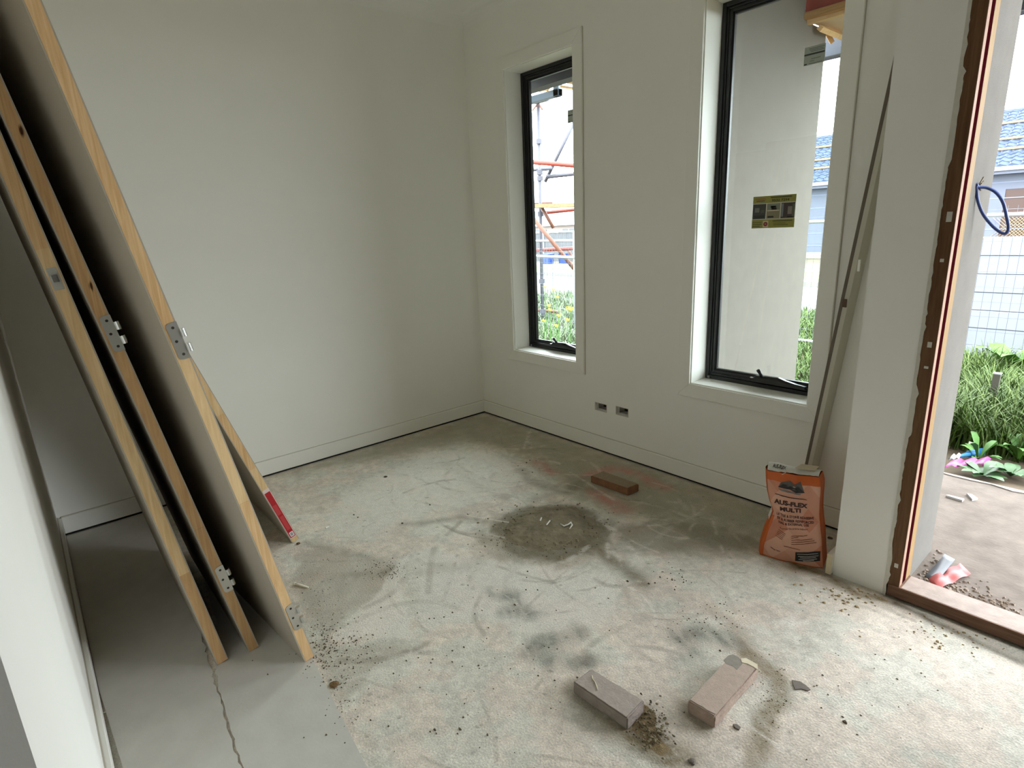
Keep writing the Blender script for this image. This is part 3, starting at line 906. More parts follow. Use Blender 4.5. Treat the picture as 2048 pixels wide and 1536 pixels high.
# ================================================================== DOOR LEAVES
def door_leaf(xe, y_l, y_r, slope, width, z0, label, strip_mats, hinges=(), latch=None, sticker=False, length=2.04, yaw=0.0):
    """leaf leaning toward -y; near edge at x=xe; y_l/y_r are the left and right faces where it meets the floor"""
    ca_ = 1 / math.sqrt(1 + slope * slope)
    ax = np.array([0, -slope * ca_, ca_])          # along the leaf
    nr = np.array([0, ca_, slope * ca_])           # outward normal of the right face
    t = (y_r - y_l) * ca_
    P0 = np.array([xe, y_l, z0])
    # lift so the lowest (left-bottom) edge rests on the floor
    ex = np.array([1.0, -yaw, 0.0])              # slight skew of the leaf in plan
    def W(dx, n, l): return P0 + ex * dx + nr * n + ax * l
    r = root('door_leaf', tuple(P0), label, 'door leaf', 'primed door leaves leaning on the partition')
    def bx(name, m, dx0, dx1, n0, n1, l0, l1, parent=r, bevel=0.0):
        c = W((dx0 + dx1) / 2, (n0 + n1) / 2, (l0 + l1) / 2)
        return MB().obox(c, ex * (dx1 - dx0) / 2, nr * (n1 - n0) / 2, ax * (l1 - l0) / 2).build(name, m, parent, bevel=bevel, seg=1)
    bx('core', RAWMDF, -width + 0.002, -0.012, 0.004, t - 0.004, 0.001, length - 0.001)
    bx('skin', SKIN, -width, -0.0008, 0.0, 0.004, 0, length)
    bx('skin', SKIN, -width, -0.0008, t - 0.004, t, 0, length)
    l = 0.0
    for k, (seg, mm) in enumerate(strip_mats):
        l2 = min(length, l + seg)
        bx('edge_strip', mm, -0.013, 0.0, 0.0035, t - 0.0035, l, l2 - 0.0004)
        l = l2
    bx('back_strip', PINE, -width - 0.010, -width + 0.0021, 0.002, t - 0.002, 0, length)
    for hl in hinges:
        # plate with rounded corners let into the edge
        hw0, hw1, hh = 0.008, t + 0.001, 0.05
        rr = 0.010
        pts = []
        for (cn, cl, a0) in [(hw0 + rr, hl - hh + rr, 180), (hw0 + rr, hl + hh - rr, 90)]:
            for q in range(5):
                a = math.radians(a0 + (90 - q * 22.5 if a0 == 180 else 90 - q * 22.5))
                pts.append((cn + rr * math.cos(a), cl + rr * math.sin(a)))
        pts = [(hw1, hl - hh)] + [(hw0 + rr, hl - hh)] + [(hw0 + rr - rr * math.sin(math.radians(q)), hl - hh + rr - rr * math.cos(math.radians(q))) for q in (30, 60, 90)] + \
              [(hw0, hl + hh - rr)] + [(hw0 + rr - rr * math.cos(math.radians(q)), hl + hh - rr + rr * math.sin(math.radians(q))) for q in (30, 60, 90)] + [(hw1, hl + hh)]
        hp = MB().slab([W(0.0003, n, q) for n, q in pts], (1, 0, 0), 0.0016).build('hinge', STEEL, r)
        for s in (-0.036, 0.0, 0.036):
            c = W(0.0019, (0.022 if s else 0.018), hl + s)
            MB().slab([c + nr * 0.0038 * math.cos(a) + ax * 0.0038 * math.sin(a) for a in np.linspace(0, 2 * math.pi, 10, endpoint=False)], (1, 0, 0), 0.0004).build('screw', SCREW, hp)
        for s in (-0.022, 0.018):
            MB().tube([W(0.003, t + 0.007, hl + s - 0.011), W(0.003, t + 0.007, hl + s + 0.011)], 0.0065, 12).build('knuckle', CHROME, hp, smooth=False)
    if latch:
        lp = bx('latch_plate', STEEL, 0.0, 0.0012, t * .5 - 0.011, t * .5 + 0.011, latch - 0.028, latch + 0.028, bevel=0.0005)
        bx('latch_bolt', CHROME, 0.001, 0.008, t * .5 - 0.006, t * .5 + 0.006, latch - 0.008, latch + 0.010, parent=lp)
    if sticker:
        st = bx('label_sticker', mat('sticker_white', (226, 206, 200), 0.5), 0.0, 0.0006, 0.003, t - 0.003, 0.022, 0.305)
        bx('red_field', mat('sticker_red', (176, 22, 34), 0.4), 0.0006, 0.0010, 0.005, t - 0.005, 0.026, 0.288, parent=st)
        bx('gloss_band', mat('sticker_red_pale', (196, 62, 66), 0.35), 0.0010, 0.0013, 0.010, t - 0.009, 0.070, 0.150, parent=st)
        bx('gloss_band', MATS['sticker_red_pale'], 0.0010, 0.0013, 0.008, t - 0.010, 0.160, 0.215, parent=st)
        bx('barcode_card', mat('sticker_card', (232, 226, 226), 0.5), 0.0010, 0.0013, 0.009, t - 0.008, 0.030, 0.055, parent=st)
        for k in range(5):
            bx('barcode_bar', mat('barcode_ink', (70, 60, 80), 0.6), 0.0013, 0.0015, 0.013 + k * 0.0022, 0.0142 + k * 0.0022, 0.035, 0.050, parent=st)
    return r


S = 0.0062
# knots sit on the second leaf's edge
kn = [(tuple(AX(43, 262, 1.51)), 0.011), (tuple(AX(182, 572, 1.51)), 0.010)]
PINEK = wood('pine_knotty', (186, 145, 101), (212, 175, 128), knots=kn)
door_leaf(1.50, -2.304, -2.268, 0.150, 0.82, S, 'nearest-left leaning door leaf with a small latch on its timber edge', [(0.36, PINE3), (1.0, PINE2), (0.68, PINE)], latch=1.285)
door_leaf(1.51, -2.206, -2.172, 0.180, 0.82, S, 'middle leaning door leaf with two dark knots and hinges on its edge', [(0.5, PINE3), (1.54, PINEK)], hinges=(0.300, 1.135))
door_leaf(1.69, -2.084, -2.049, 0.186, 0.77, S, 'front leaning door leaf with hinges on its pale timber edge', [(0.62, PINE), (0.5, PINE2), (0.92, PINE)], hinges=(0.178, 1.118), yaw=-0.085)
door_leaf(0.885, -1.828, -1.791, 0.325, 0.82, 0.0, 'steeply leaning door leaf behind the others with a red sticker at its foot', [(0.42, PINE2), (0.28, PINE), (1.34, PINE2)], sticker=True)

# ================================================================== FLOOR BOARDS
def jag(pts, amp, step, seed):
    rr = random.Random(seed)
    out = []
    for (a, b) in zip(pts[:-1], pts[1:]):
        n = max(1, int(math.hypot(b[0] - a[0], b[1] - a[1]) / step))
        for k in range(n):
            t = k / n
            out.append((a[0] + (b[0] - a[0]) * t, a[1] + (b[1] - a[1]) * t + rr.uniform(-amp, amp)))
    return out + [pts[-1]]


BOARD = mat('grey_sheet', (200, 197, 189), 0.85, var=0.05, scale=12, bump=0.1, bscale=120)
mid_l = jag([(0.03, -2.265), (0.88, -2.262), (1.30, -2.305), (1.62, -2.335), (1.95, -2.362), (2.9, -2.40)], 0.004, 0.02, 3)
mid_r = jag([(0.90, -2.205), (1.25, -2.245), (1.45, -2.30), (1.62, -2.330), (1.95, -2.355), (2.9, -2.39)], 0.003, 0.02, 4)
o = MB().prism([(0.03, -2.612), (1.35, -2.612), (1.72, -2.598), (2.9, -2.55)] + mid_l[::-1], 0.0005, 0.006).build('protection_board', BOARD)
tag(o, 'grey protection sheet on the floor along the partition, torn inner edge', 'sheet', 'floor protection sheets')
o = MB().prism(mid_r + [(2.9, -2.16), (2.18, -2.112), (1.72, -2.062), (0.90, -1.99)], 0.0005, 0.006).build('protection_board', BOARD)
tag(o, 'grey protection sheet on the floor under the front leaning door', 'sheet', 'floor protection sheets')
o = MB().tube([F(198, 1428, .006), F(211, 1424, .008)], 0.0012, 6).build('plastic_offcut', mat('white_plastic', (232, 230, 222), 0.5))
tag(o, 'tiny white plastic offcut in the gap beside the skirting', 'offcut')

# ================================================================== BRICK PAVERS
def paver(name, label, pts, h, c_top, seed, extras=None):
    """pts: footprint corners (world xy)"""
    rr = random.Random(seed)
    cx, cy = np.mean([p[0] for p in pts]), np.mean([p[1] for p in pts])
    r = root(name, (cx, cy, 0), label, 'brick', 'bricks lying on the slab')
    m = MB().prism(pts, 0.0008, h)
    o = m.build('body', mat('brick_%d' % seed, c_top, 0.92, var=0.16, scale=35, bump=0.7, bscale=110), r)
    bm = bmesh.new()
    bm.from_mesh(o.data)
    bmesh.ops.bevel(bm, geom=list(bm.edges), offset=0.003, segments=2, affect='EDGES')
    bmesh.ops.triangulate(bm, faces=bm.faces)
    bmesh.ops.subdivide_edges(bm, edges=[e for e in bm.edges if e.calc_length() > 0.02], cuts=3, use_grid_fill=True)
    for v in bm.verts:
        if v.co.z > 0.003:
            v.co += Vector((rr.uniform(-1, 1), rr.uniform(-1, 1), rr.uniform(-1, 1))) * 0.0007
    bm.to_mesh(o.data)
    bm.free()
    return r


BH = 0.042
def dust_top(r, pts, h, c, k=0.94):
    cx, cy = np.mean([p[0] for p in pts]), np.mean([p[1] for p in pts])
    q = jag([(cx + (p[0] - cx) * k, cy + (p[1] - cy) * k) for p in pts + pts[:1]], 0.0012, 0.012, 9)[:-1]
    MB().slab([(a, b, h + 0.0006) for a, b in q], (0, 0, 1), 0.0006).build('dust_film', mat('brick_dust_%d' % c[0], c, 0.95, var=0.10, scale=60, bump=0.3, bscale=200), r)


def foot(a): return [tuple(F(p[0], p[1], BH)[:2]) for p in a]
b1 = paver('brick_paver', 'grey-brown brick at bottom of photo with a straw on top', foot([(1146, 1363), (1255, 1437), (1289, 1402), (1182, 1337)]), BH, (152, 140, 132), 1)
b2 = paver('brick_paver', 'brown brick with a cream mortar smear at its far end', foot([(1376, 1402), (1430, 1434), (1517, 1333), (1464, 1308)]), BH, (172, 152, 138), 2)
b3 = paver('brick_paver', 'reddish brick near the window wall on the pink chalk marks', foot([(1181, 951), (1256, 977), (1278, 968), (1205, 942)]), 0.04, (140, 98, 70), 3)
dust_top(b1, foot([(1146, 1363), (1255, 1437), (1289, 1402), (1182, 1337)]), BH, (174, 162, 153))
dust_top(b2, foot([(1376, 1402), (1430, 1434), (1517, 1333), (1464, 1308)]), BH, (188, 170, 156))
dust_top(b3, [tuple(F(p[0], p[1], 0.04)[:2]) for p in [(1181, 951), (1256, 977), (1278, 968), (1205, 942)]], 0.04, (156, 138, 116))
mt = mat('mortar_smear', (226, 216, 190), 0.95, var=0.1, scale=60)
q = [F(p[0], p[1], BH + .0005) for p in [(1481, 1318), (1492, 1317), (1515, 1330), (1516, 1341), (1508, 1335), (1494, 1328), (1484, 1326)]]
MB().slab(q, (0, 0, 1), 0.0022).build('mortar_smear', mt, b2)
q = [F(p[0], p[1], BH + .0005) for p in [(1447, 1321), (1456, 1312), (1466, 1309), (1478, 1316), (1485, 1328), (1474, 1340), (1466, 1333), (1452, 1328)]]
MB().slab(q, (0, 0, 1), 0.0012).build('cement_flake', mat('cement_grey', (150, 144, 134), 0.95, var=0.1, scale=70), b2)
m = MB().tube([F(p[0], p[1], BH + .003) for p in [(1184, 1351), (1185, 1358), (1190, 1364), (1193, 1372), (1195, 1380)]], [0.0012, 0.0018, 0.0015, 0.002, 0.0012], 6)
tag(m.build('straw', mat('dry_straw', (214, 204, 178), 0.8), smooth=True), 'pale curved straw lying on top of the bottom brick', 'straw')

# ================================================================== ADHESIVE BAG
bl, br_ = F(1519, 1112), F(1646, 1140)
dirv = (br_ - bl)
BW = np.linalg.norm(dirv[:2])
dirv = dirv / BW
nb2 = np.array([dirv[1], -dirv[0], 0.0])            # outward, towards the room
if nb2 @ (CAM - bl) < 0:
    nb2 = -nb2


def bag_sz(px, py):
    d = ray(px, py)
    t = ((bl - CAM) @ nb2) / (d @ nb2)
    p = CAM + d * t
    return (p - bl) @ dirv, p[2]


left_px = [(1519, 1111), (1522, 1090), (1531, 1062), (1541, 1040), (1547, 1024), (1541, 1008), (1536, 985), (1534, 960), (1534, 942)]
right_px = [(1646, 1140), (1644, 1110), (1643, 1080), (1640, 1055), (1638, 1030), (1639, 1005), (1641, 985), (1641, 970), (1637, 956)]
Ls = np.array([bag_sz(*p) for p in left_px])
Rs = np.array([bag_sz(*p) for p in right_px])
HB = (Ls[-1, 1] + Rs[-1, 1]) / 2
vl, vr = np.clip((Ls[:, 1] - Ls[0, 1]) / (Ls[-1, 1] - Ls[0, 1]), 0, 1), np.clip((Rs[:, 1] - Rs[0, 1]) / (Rs[-1, 1] - Rs[0, 1]), 0, 1)


def edgeL(v): return np.interp(v, vl, Ls[:, 0]), max(0.001, np.interp(v, vl, Ls[:, 1]))
def edgeR(v): return np.interp(v, vr, Rs[:, 0]), max(0.001, np.interp(v, vr, Rs[:, 1]))


def crk(a, b, s): return float(fbm(np.array(a * 1.0 + 5), np.array(b * 1.0 + 9), s, 77, 3)) - 0.5


def front(u, v, off=0.0):
    (s0, z0), (s1, z1) = edgeL(v), edgeR(v)
    s, z = s0 + (s1 - s0) * u, z0 + (z1 - z0) * u
    bul = 0.020 * (max(0.0, math.sin(math.pi * min(max(u, 0), 1))) ** 0.6) * (0.35 + 0.65 * math.sin(math.pi * min(1, v * 0.9 + 0.08)))
    bul += 0.018 * crk(u * 3, v * 3.4, 1.5) * (1 if 0.02 < u < 0.98 else .3)
    bul -= 0.012 * math.exp(-((u - 0.12) / 0.10) ** 2 - ((v - 0.46) / 0.10) ** 2)
    return bl + dirv * s + nb2 * (bul - 0.010 + off) + np.array([0, 0, z])


def uv_of(px, py):
    s, z = bag_sz(px, py)
    u = v = 0.5
    for _ in range(20):
        (s0, z0), (s1, z1) = edgeL(v), edgeR(v)
        u = (s - s0) / (s1 - s0)
        zz0, zz1 = Ls[0, 1] * (1 - u) + Rs[0, 1] * u, Ls[-1, 1] * (1 - u) + Rs[-1, 1] * u
        v = min(1.0, max(0.0, (z - zz0) / (zz1 - zz0)))
    return u, v


bag = root('adhesive_bag', (float(bl[0] + dirv[0] * BW / 2), float(bl[1] + dirv[1] * BW / 2), 0), 'orange paper bag of tile adhesive standing by the plastered pier', 'bag')


def grid_part(name, fn, u0, u1, v0, v1, nu, nv, m, parent, vtop=None):
    vv, fs, uv = [], [], []
    for i in range(nu + 1):
        for j in range(nv + 1):
            u = u0 + (u1 - u0) * i / nu
            a, b = v0, v1
            v = a + (b - a) * j / nv
            vv.append(fn(u, v))
            uv.append((u, v))
    for i in range(nu):
        for j in range(nv):
            k = i * (nv + 1) + j
            fs.append((k, k + nv + 1, k + nv + 2, k + 1))
    o = MB().add(vv, fs).build(name, m, parent, smooth=True)
    ul = o.data.uv_layers.new(name='uv')
    for p in o.data.polygons:
        for li, vi in zip(p.loop_indices, p.vertices):
            ul.data[li].uv = uv[vi]
    return o


# diamond print
pm = bpy.data.materials.new('bag_print')
pm.use_nodes = True
nt = pm.node_tree
bs_ = nt.nodes['Principled BSDF']
bs_.inputs['Roughness'].default_value = 0.55
uvn = N(nt, 'ShaderNodeUVMap')
mp = N(nt, 'ShaderNodeMapping')
mp.inputs['Rotation'].default_value = (0, 0, math.radians(45))
mp.inputs['Scale'].default_value = (3.6, 5.4, 1)
nt.links.new(uvn.outputs[0], mp.inputs[0])
ck = N(nt, 'ShaderNodeTexVoronoi')
ck.feature = 'F1'
ck.distance = 'CHEBYCHEV'
ck.inputs['Scale'].default_value = 1.0
ck.inputs['Randomness'].default_value = 0.0
nt.links.new(mp.outputs[0], ck.inputs['Vector'])
rp = N(nt, 'ShaderNodeValToRGB')
rp.color_ramp.interpolation = 'CONSTANT'
cols = [(0.0, (208, 156, 132)), (0.3, (214, 164, 140)), (0.6, (206, 148, 122)), (0.82, (200, 132, 104))]
rp.color_ramp.elements[0].color = (*lin(cols[0][1]), 1)
rp.color_ramp.elements[1].position = cols[1][0]
rp.color_ramp.elements[1].color = (*lin(cols[1][1]), 1)
for pz, c in cols[2:]:
    e = rp.color_ramp.elements.new(pz)
    e.color = (*lin(c), 1)
sx = N(nt, 'ShaderNodeSeparateColor')
nt.links.new(ck.outputs['Color'], sx.inputs[0])
nt.links.new(sx.outputs[0], rp.inputs[0])
nt.links.new(rp.outputs[0], bs_.inputs['Base Color'])
ORG = mat('bag_orange', (196, 92, 26), 0.5, var=0.06, scale=20)
WPAPER = mat('bag_white_paper', (224, 222, 214), 0.7, var=0.04, scale=30)
INK = mat('bag_ink', (58, 20, 16), 0.6)
BLK = mat('bag_black', (24, 20, 22), 0.5)

VB = 0.90
grid_part('front_print', front, 0, 1, 0.0, VB, 26, 30, pm, bag)
grid_part('top_band', front, 0, 1, VB, 1.0, 26, 4, ORG, bag)
DEP = 0.105


def gus_r(w, v):   # right gusset, w 0 front edge .. 1 back
    p = front(1.0, v)
    fold = -0.012 * math.sin(math.pi * w) * math.sin(math.pi * v) + 0.016 * math.sin(math.pi * min(1, w * 1.2)) * (1 - abs(2 * v - 1))
    return p - nb2 * DEP * w * (1 - 0.35 * v) + dirv * (fold + 0.012 * w)


def gus_l(w, v):
    p = front(0.0, v)
    return p - nb2 * DEP * w * (1 - 0.35 * v) - dirv * (0.010 * math.sin(math.pi * w))


def back(u, v):
    a, b = gus_l(1, v), gus_r(1, v)
    return a + (b - a) * u


grid_part('right_gusset', lambda w, v: gus_r(w, v), 0, 1, 0, 1, 8, 24, ORG, bag)
grid_part('left_gusset', lambda w, v: gus_l(w, v), 0, 1, 0, 1, 6, 24, ORG, bag)
grid_part('back_panel', back, 0, 1, 0, 1, 8, 12, ORG, bag)
# orange border down the left and right of the print follows the fold
grid_part('left_border', lambda u, v: front(u, v, 0.0006), 0.0, 0.05, 0.0, 0.5, 3, 20, ORG, bag)
grid_part('bottom_fold', lambda u, v: front(u, v, 0.0005), 0.0, 1.0, 0.0, 0.012, 20, 2, MATS['bag_orange'], bag)


# open top: folded white paper
def lid(u, w):
    a, b = front(u, 1.0), gus_l(1, 1.0) * (1 - u) + gus_r(1, 1.0) * u
    p = a + (b - a) * w
    return p + np.array([0, 0, 0.004 + 0.020 * math.sin(math.pi * min(1, w * 1.1)) * (0.6 + 0.4 * math.sin(u * 5 + 1)) + 0.010 * crk(u * 4, w * 4, 1.7)])


grid_part('top_fold', lid, 0.0, 1.0, 0.0, 1.0, 18, 8, WPAPER, bag)
fl = MB().slab([lid(.52, .35) + (0, 0, .004), lid(.90, .3) + (0, 0, .004), lid(.95, .75) + (0, 0, .016), lid(.62, .8) + (0, 0, .018)], (0, 0, 1), 0.001)
fl.build('paper_flap', mat('bag_kraft', (206, 190, 164), 0.8), bag)
MB().tube([lid(.42, .03) + nb2 * .003 + (0, 0, .012), lid(.36, .0) + nb2 * .006 + (0, 0, -.001), lid(.30, .0) + nb2 * .006 + (0, 0, -.010)], 0.0012, 5).build('loose_thread', mat('thread', (228, 196, 168), 0.8), bag)
put_text('AUS-FLEX', lambda a, b: tuple(lid(.10 + .26 * a, .10 + .22 * b) + np.array([0, 0, 0.002])), 'fold_lettering', BLK, bag, 0.02)


def bag_text(s, q, name, m, bold=0.0, off=0.0016):
    """q: pixel corners bl, br, tr, tl of the printed line"""
    uvq = [np.array(uv_of(*p)) for p in q]
    def fn(a, b):
        c = uvq[0] * (1 - a) * (1 - b) + uvq[1] * a * (1 - b) + uvq[2] * a * b + uvq[3] * (1 - a) * b
        return front(c[0], c[1], off)
    return put_text(s, fn, name, m, bag, bold)


def bag_poly(q, name, m, off=0.0014, parent=None):
    uvq = [np.array(uv_of(*p)) for p in q]
    # fan of small triangles so it hugs the paper
    c = sum(uvq) / len(uvq)
    mm = MB()
    vs_, fs = [front(c[0], c[1], off)], []
    ring = []
    for i in range(len(uvq)):
        a, b = uvq[i], uvq[(i + 1) % len(uvq)]
        for k in range(4):
            ring.append(a + (b - a) * k / 4)
    nr_ = len(ring)
    for lv in (0.5, 1.0):
        for p in ring:
            w = c + (p - c) * lv
            vs_.append(front(w[0], w[1], off))
    for i in range(nr_):
        j = (i + 1) % nr_
        fs += [(0, 1 + i, 1 + j), (1 + i, 1 + nr_ + i, 1 + nr_ + j, 1 + j)]
    return mm.add(vs_, fs).build(name, m, parent or bag)


bag_text('AUS-FLEX', [(1548, 1007), (1615.5, 1015.6), (1615.5, 1007.2), (1548, 997)], 'brand_lettering', INK, 0.045)
bag_text('MULTI', [(1560, 1021), (1602, 1024.2), (1602, 1016), (1560, 1012.6)], 'brand_lettering', INK, 0.045)
bag_text('LE TILE & STONE ADHESIVE', [(1553, 1031), (1628, 1038), (1628, 1033), (1553, 1026)], 'print_lettering', INK, 0.02)
bag_text('ER & RUBBER REINFORCED', [(1554, 1039), (1628, 1046), (1628, 1041), (1554, 1034)], 'print_lettering', INK, 0.02)
bag_text('NAL & EXTERNAL USE', [(1557, 1047), (1618, 1051), (1618, 1046), (1557, 1042)], 'print_lettering', INK, 0.02)
bag_text('Premium Tile & Stone Adhesive', [(1560, 1057), (1616, 1058), (1616, 1054), (1560, 1054)], 'print_lettering', INK, 0.0)
bag_text('20kg NET', [(1541, 1097), (1561, 1104), (1561, 1101), (1541, 1094)], 'print_lettering', INK, 0.02)
SM = mat('bag_small_print', (140, 78, 56), 0.6)
for k in range(5):
    y = 1069.5 + k * 4.0
    w = [32, 14, 42, 46, 50][k]
    bag_poly([(1583, y + 2.2), (1583 + w, y + .2), (1583 + w, y - 1.0), (1583, y + 1.0)], 'small_print', SM)
for k in range(5):
    x, y = 1557 - k * 1.6, 1058 + k * 2.8
    bag_poly([(x, y + 1.0), (x + 14, y + 9.2), (x + 14, y + 8.0), (x, y - .2)], 'small_print', SM)
bag_poly([(1568, 1091), (1600, 1099.5), (1600, 1098), (1568, 1089.8)], 'small_print', SM)
# emblem: dark twin-roof mountain over grey base with a rule underneath
bag_poly([(1556, 974), (1562, 964), (1581, 961), (1593, 971), (1601, 962), (1609, 984), (1590, 979), (1572, 975)], 'emblem_peak', mat('emblem_grey', (92, 86, 80), 0.6), 0.0014)
bag_poly([(1556, 973), (1566, 967), (1590, 974), (1597, 972), (1610, 985), (1592, 984), (1580, 978), (1570, 976)], 'emblem_roof', BLK, 0.0022)
bag_poly([(1556, 976.5), (1570, 978), (1584, 983), (1602, 986), (1601, 989), (1580, 985), (1560, 980)], 'emblem_base', mat('emblem_slate', (128, 122, 118), 0.6), 0.0020)
bag_poly([(1550, 988.2), (1580, 995), (1614, 999.5), (1614, 998.5), (1580, 993.8), (1550, 987)], 'emblem_rule', INK, 0.0016)
wb_ = bag_poly([(1590, 1122), (1640, 1124), (1641, 1103), (1591, 1104)], 'warning_box', BLK, 0.0016)
for (x0, x1, y) in [(1594, 1636, 1107.5), (1596, 1637, 1112.2), (1600, 1632, 1115.2), (1597, 1634, 1118.6), (1606, 1628, 1121)]:
    bag_poly([(x0, y + 1.0), (x1, y + 1.0), (x1, y - .4), (x0, y - .4)], 'warning_print', mat('warning_ink', (170, 164, 160), 0.6), 0.0026, wb_)
pts_l = [gus_l(w, v) - dirv * 0.0012 for w, v in [(.12, .42), (.12, .53), (.55, .53), (.55, .42)]]
MB().slab(pts_l, tuple(-dirv), 0.0004).build('side_label', WPAPER, bag)

# ================================================================== LEANING LENGTHS beside window two
def leaner(name, x_b, y_b, x_t, y_t, z_t, wx2, wy2, m, label, cat, edge_m=None):
    a, b = np.array([x_b, y_b, 0.003]), np.array([x_t, y_t, z_t])
    d = (b - a) / 2
    r = root(name, (x_b, y_b, 0), label, cat)
    ux = np.array([1, 0, -(d[0]) / d[2]]); ux = ux / np.linalg.norm(ux)
    MB().obox((a + b) / 2, ux * wx2, (0, wy2, 0), d).build('board', m, r, bevel=0.001, seg=1)
    return r, ux


lp0, lp1 = AY(1610, 940, -0.090), AY(1684.5, 600, -0.090)
sl_ = (lp1[0] - lp0[0]) / (lp1[2] - lp0[2])
xb = lp0[0] - sl_ * lp0[2]
zt = 2.12
r, ux = leaner('straightedge', xb, -0.078, xb + sl_ * zt, -0.078, zt, 0.006, 0.012, mat('straightedge_brown', (104, 92, 80), 0.6, var=0.05, scale=30), 'thin dark straightedge leaning in the corner behind the bag', 'straightedge')
p = AY(1690, 606, -0.09)
MB().obox(p, ux * 0.007, (0, 0.008, 0), (0, 0, 0.016)).build('end_clip', mat('clip_brown', (92, 68, 50), 0.6), r)
WB = mat('primed_length', (196, 192, 178), 0.6)
r2, ux2 = leaner('skirting_length', xb + 0.0155, -0.046, xb + 0.0155 + sl_ * zt, -0.046, zt, 0.009, 0.044, WB, 'pale primed skirting length leaning beside the straightedge', 'board')
p = AY(1718, 531, -0.097)
MB().obox(p, ux * 0.004, (0, 0.003, 0), (0, 0, 0.022)).build('white_clip', TRIM, r2)

# ================================================================== SAND, DEBRIS, SMALL THINGS
SAND_ATTR = attr_mat('damp_sand', 'sandcol', 0.95, 0.25, 500, 0.8, 320)


def sand_patch(name, label, poly_px, hmax, c1, c2, n=110, seed=1, cx=None):
    P = PX(*poly_px)
    a = np.array(P)
    x0, y0 = a.min(0) - 0.02
    x1, y1 = a.max(0) + 0.02
    gx, gy = np.meshgrid(np.linspace(x0, x1, n), np.linspace(y0, y1, n), indexing='ij')
    qx, qy = gx + 0.05 * (fbm(gx, gy, 12, seed) - .5), gy + 0.05 * (fbm(gx, gy, 12, seed + 4) - .5)
    ins = inside(qx, qy, P)
    d = dist_poly(qx, qy, P + [P[0]])
    sd = np.where(ins, d, -d)
    h = sstep(0, 0.10, sd) * hmax * (0.25 + 1.1 * fbm(gx, gy, 16, seed + 8, 5)) + 0.006 * sstep(0, .03, sd) * (fbm(gx, gy, 60, seed + 12, 4) - 0.35)
    z = np.where(sd > 0, h, -0.003)
    rg = fbm(gx, gy, 20, seed + 20, 4)[..., None]
    cc_ = np.array(lin(c1)) * (1 - rg) + np.array(lin(c2)) * rg
    idx = lambda i, j: i * n + j
    keep = sd > -0.006
    fs = [(idx(i, j), idx(i + 1, j), idx(i + 1, j + 1), idx(i, j + 1)) for i in range(n - 1) for j in range(n - 1) if keep[i, j] and keep[i + 1, j + 1] and keep[i + 1, j] and keep[i, j + 1]]
    o = MB().add(np.stack([gx, gy, z], -1).reshape(-1, 3), fs).build(name, SAND_ATTR, None, smooth=True)
    at = o.data.color_attributes.new('sandcol', 'FLOAT_COLOR', 'POINT')
    full = np.ones((n * n, 4), np.float32)
    full[:, :3] = cc_.reshape(-1, 3)
    at.data.foreach_set('color', full.ravel())
    bm = bmesh.new()
    bm.from_mesh(o.data)
    bmesh.ops.delete(bm, geom=[v for v in bm.verts if not v.link_faces], context='VERTS')
    bm.to_mesh(o.data)
    bm.free()
    return tag(o, label, 'sand', None, 'stuff')


sand_patch('sand_pile', 'damp grey-brown sweepings heaped in a round patch mid-floor', [(1000, 1062), (1030, 1030), (1090, 1014), (1150, 1016), (1190, 1040), (1200, 1068), (1170, 1090), (1110, 1100), (1050, 1098), (1015, 1085)], 0.018, (104, 95, 76), (156, 145, 121), 170, 3)
sand_patch('sand_heap', 'small brown sand heap spilling from the bottom brick end', [(1268, 1425), (1288, 1405), (1305, 1430), (1312, 1462), (1345, 1490), (1325, 1508), (1290, 1485), (1262, 1458)], 0.016, (116, 98, 70), (158, 138, 106), 90, 5)


def chips(name, label, spots, m, seed):
    """spots: list of (x, y, size, z)"""
    rr = random.Random(seed)
    mm = MB()
    for (x, y, s, z) in spots:
        n = 5
        a0 = rr.uniform(0, 6.28)
        e = rr.uniform(0.5, 1.0)
        base_ = []
        for k in range(n):
            a = a0 + 2 * math.pi * k / n
            q = s * rr.uniform(0.6, 1.2)
            base_.append((x + q * math.cos(a), y + q * e * math.sin(a), z))
        top = [(x + (bx_ - x) * 0.6, y + (by_ - y) * 0.6, z + s * rr.uniform(0.35, 0.8)) for bx_, by_, _ in base_]
        mm.add(base_ + top, [tuple(range(n, 2 * n))] + [(i, (i + 1) % n, n + (i + 1) % n, n + i) for i in range(n)])
    return tag(mm.build(name, m), label, 'debris', None, 'stuff')


rr = random.Random(21)
def cluster(cpx, spread, n, s0, s1, z=0.0003):
    out = []
    for _ in range(n):
        px, py = cpx[0] + rr.gauss(0, spread[0]), cpx[1] + rr.gauss(0, spread[1])
        p = F(px, py)
        if p[0] < 0.03 or p[1] > -0.03 or p[1] < -2.5 or p[0] > 3.6:
            continue
        if p[1] > YE - 0.02 and p[0] > XP - 0.03:
            continue
        zz_ = 0.0062 if (p[0] > 0.9 and p[1] < -1.99 - 0.06 * (p[0] - 0.9) / 0.8 and p[1] < -2.0) else z
        out.append((p[0], p[1], rr.uniform(s0, s1), zz_))
    return out


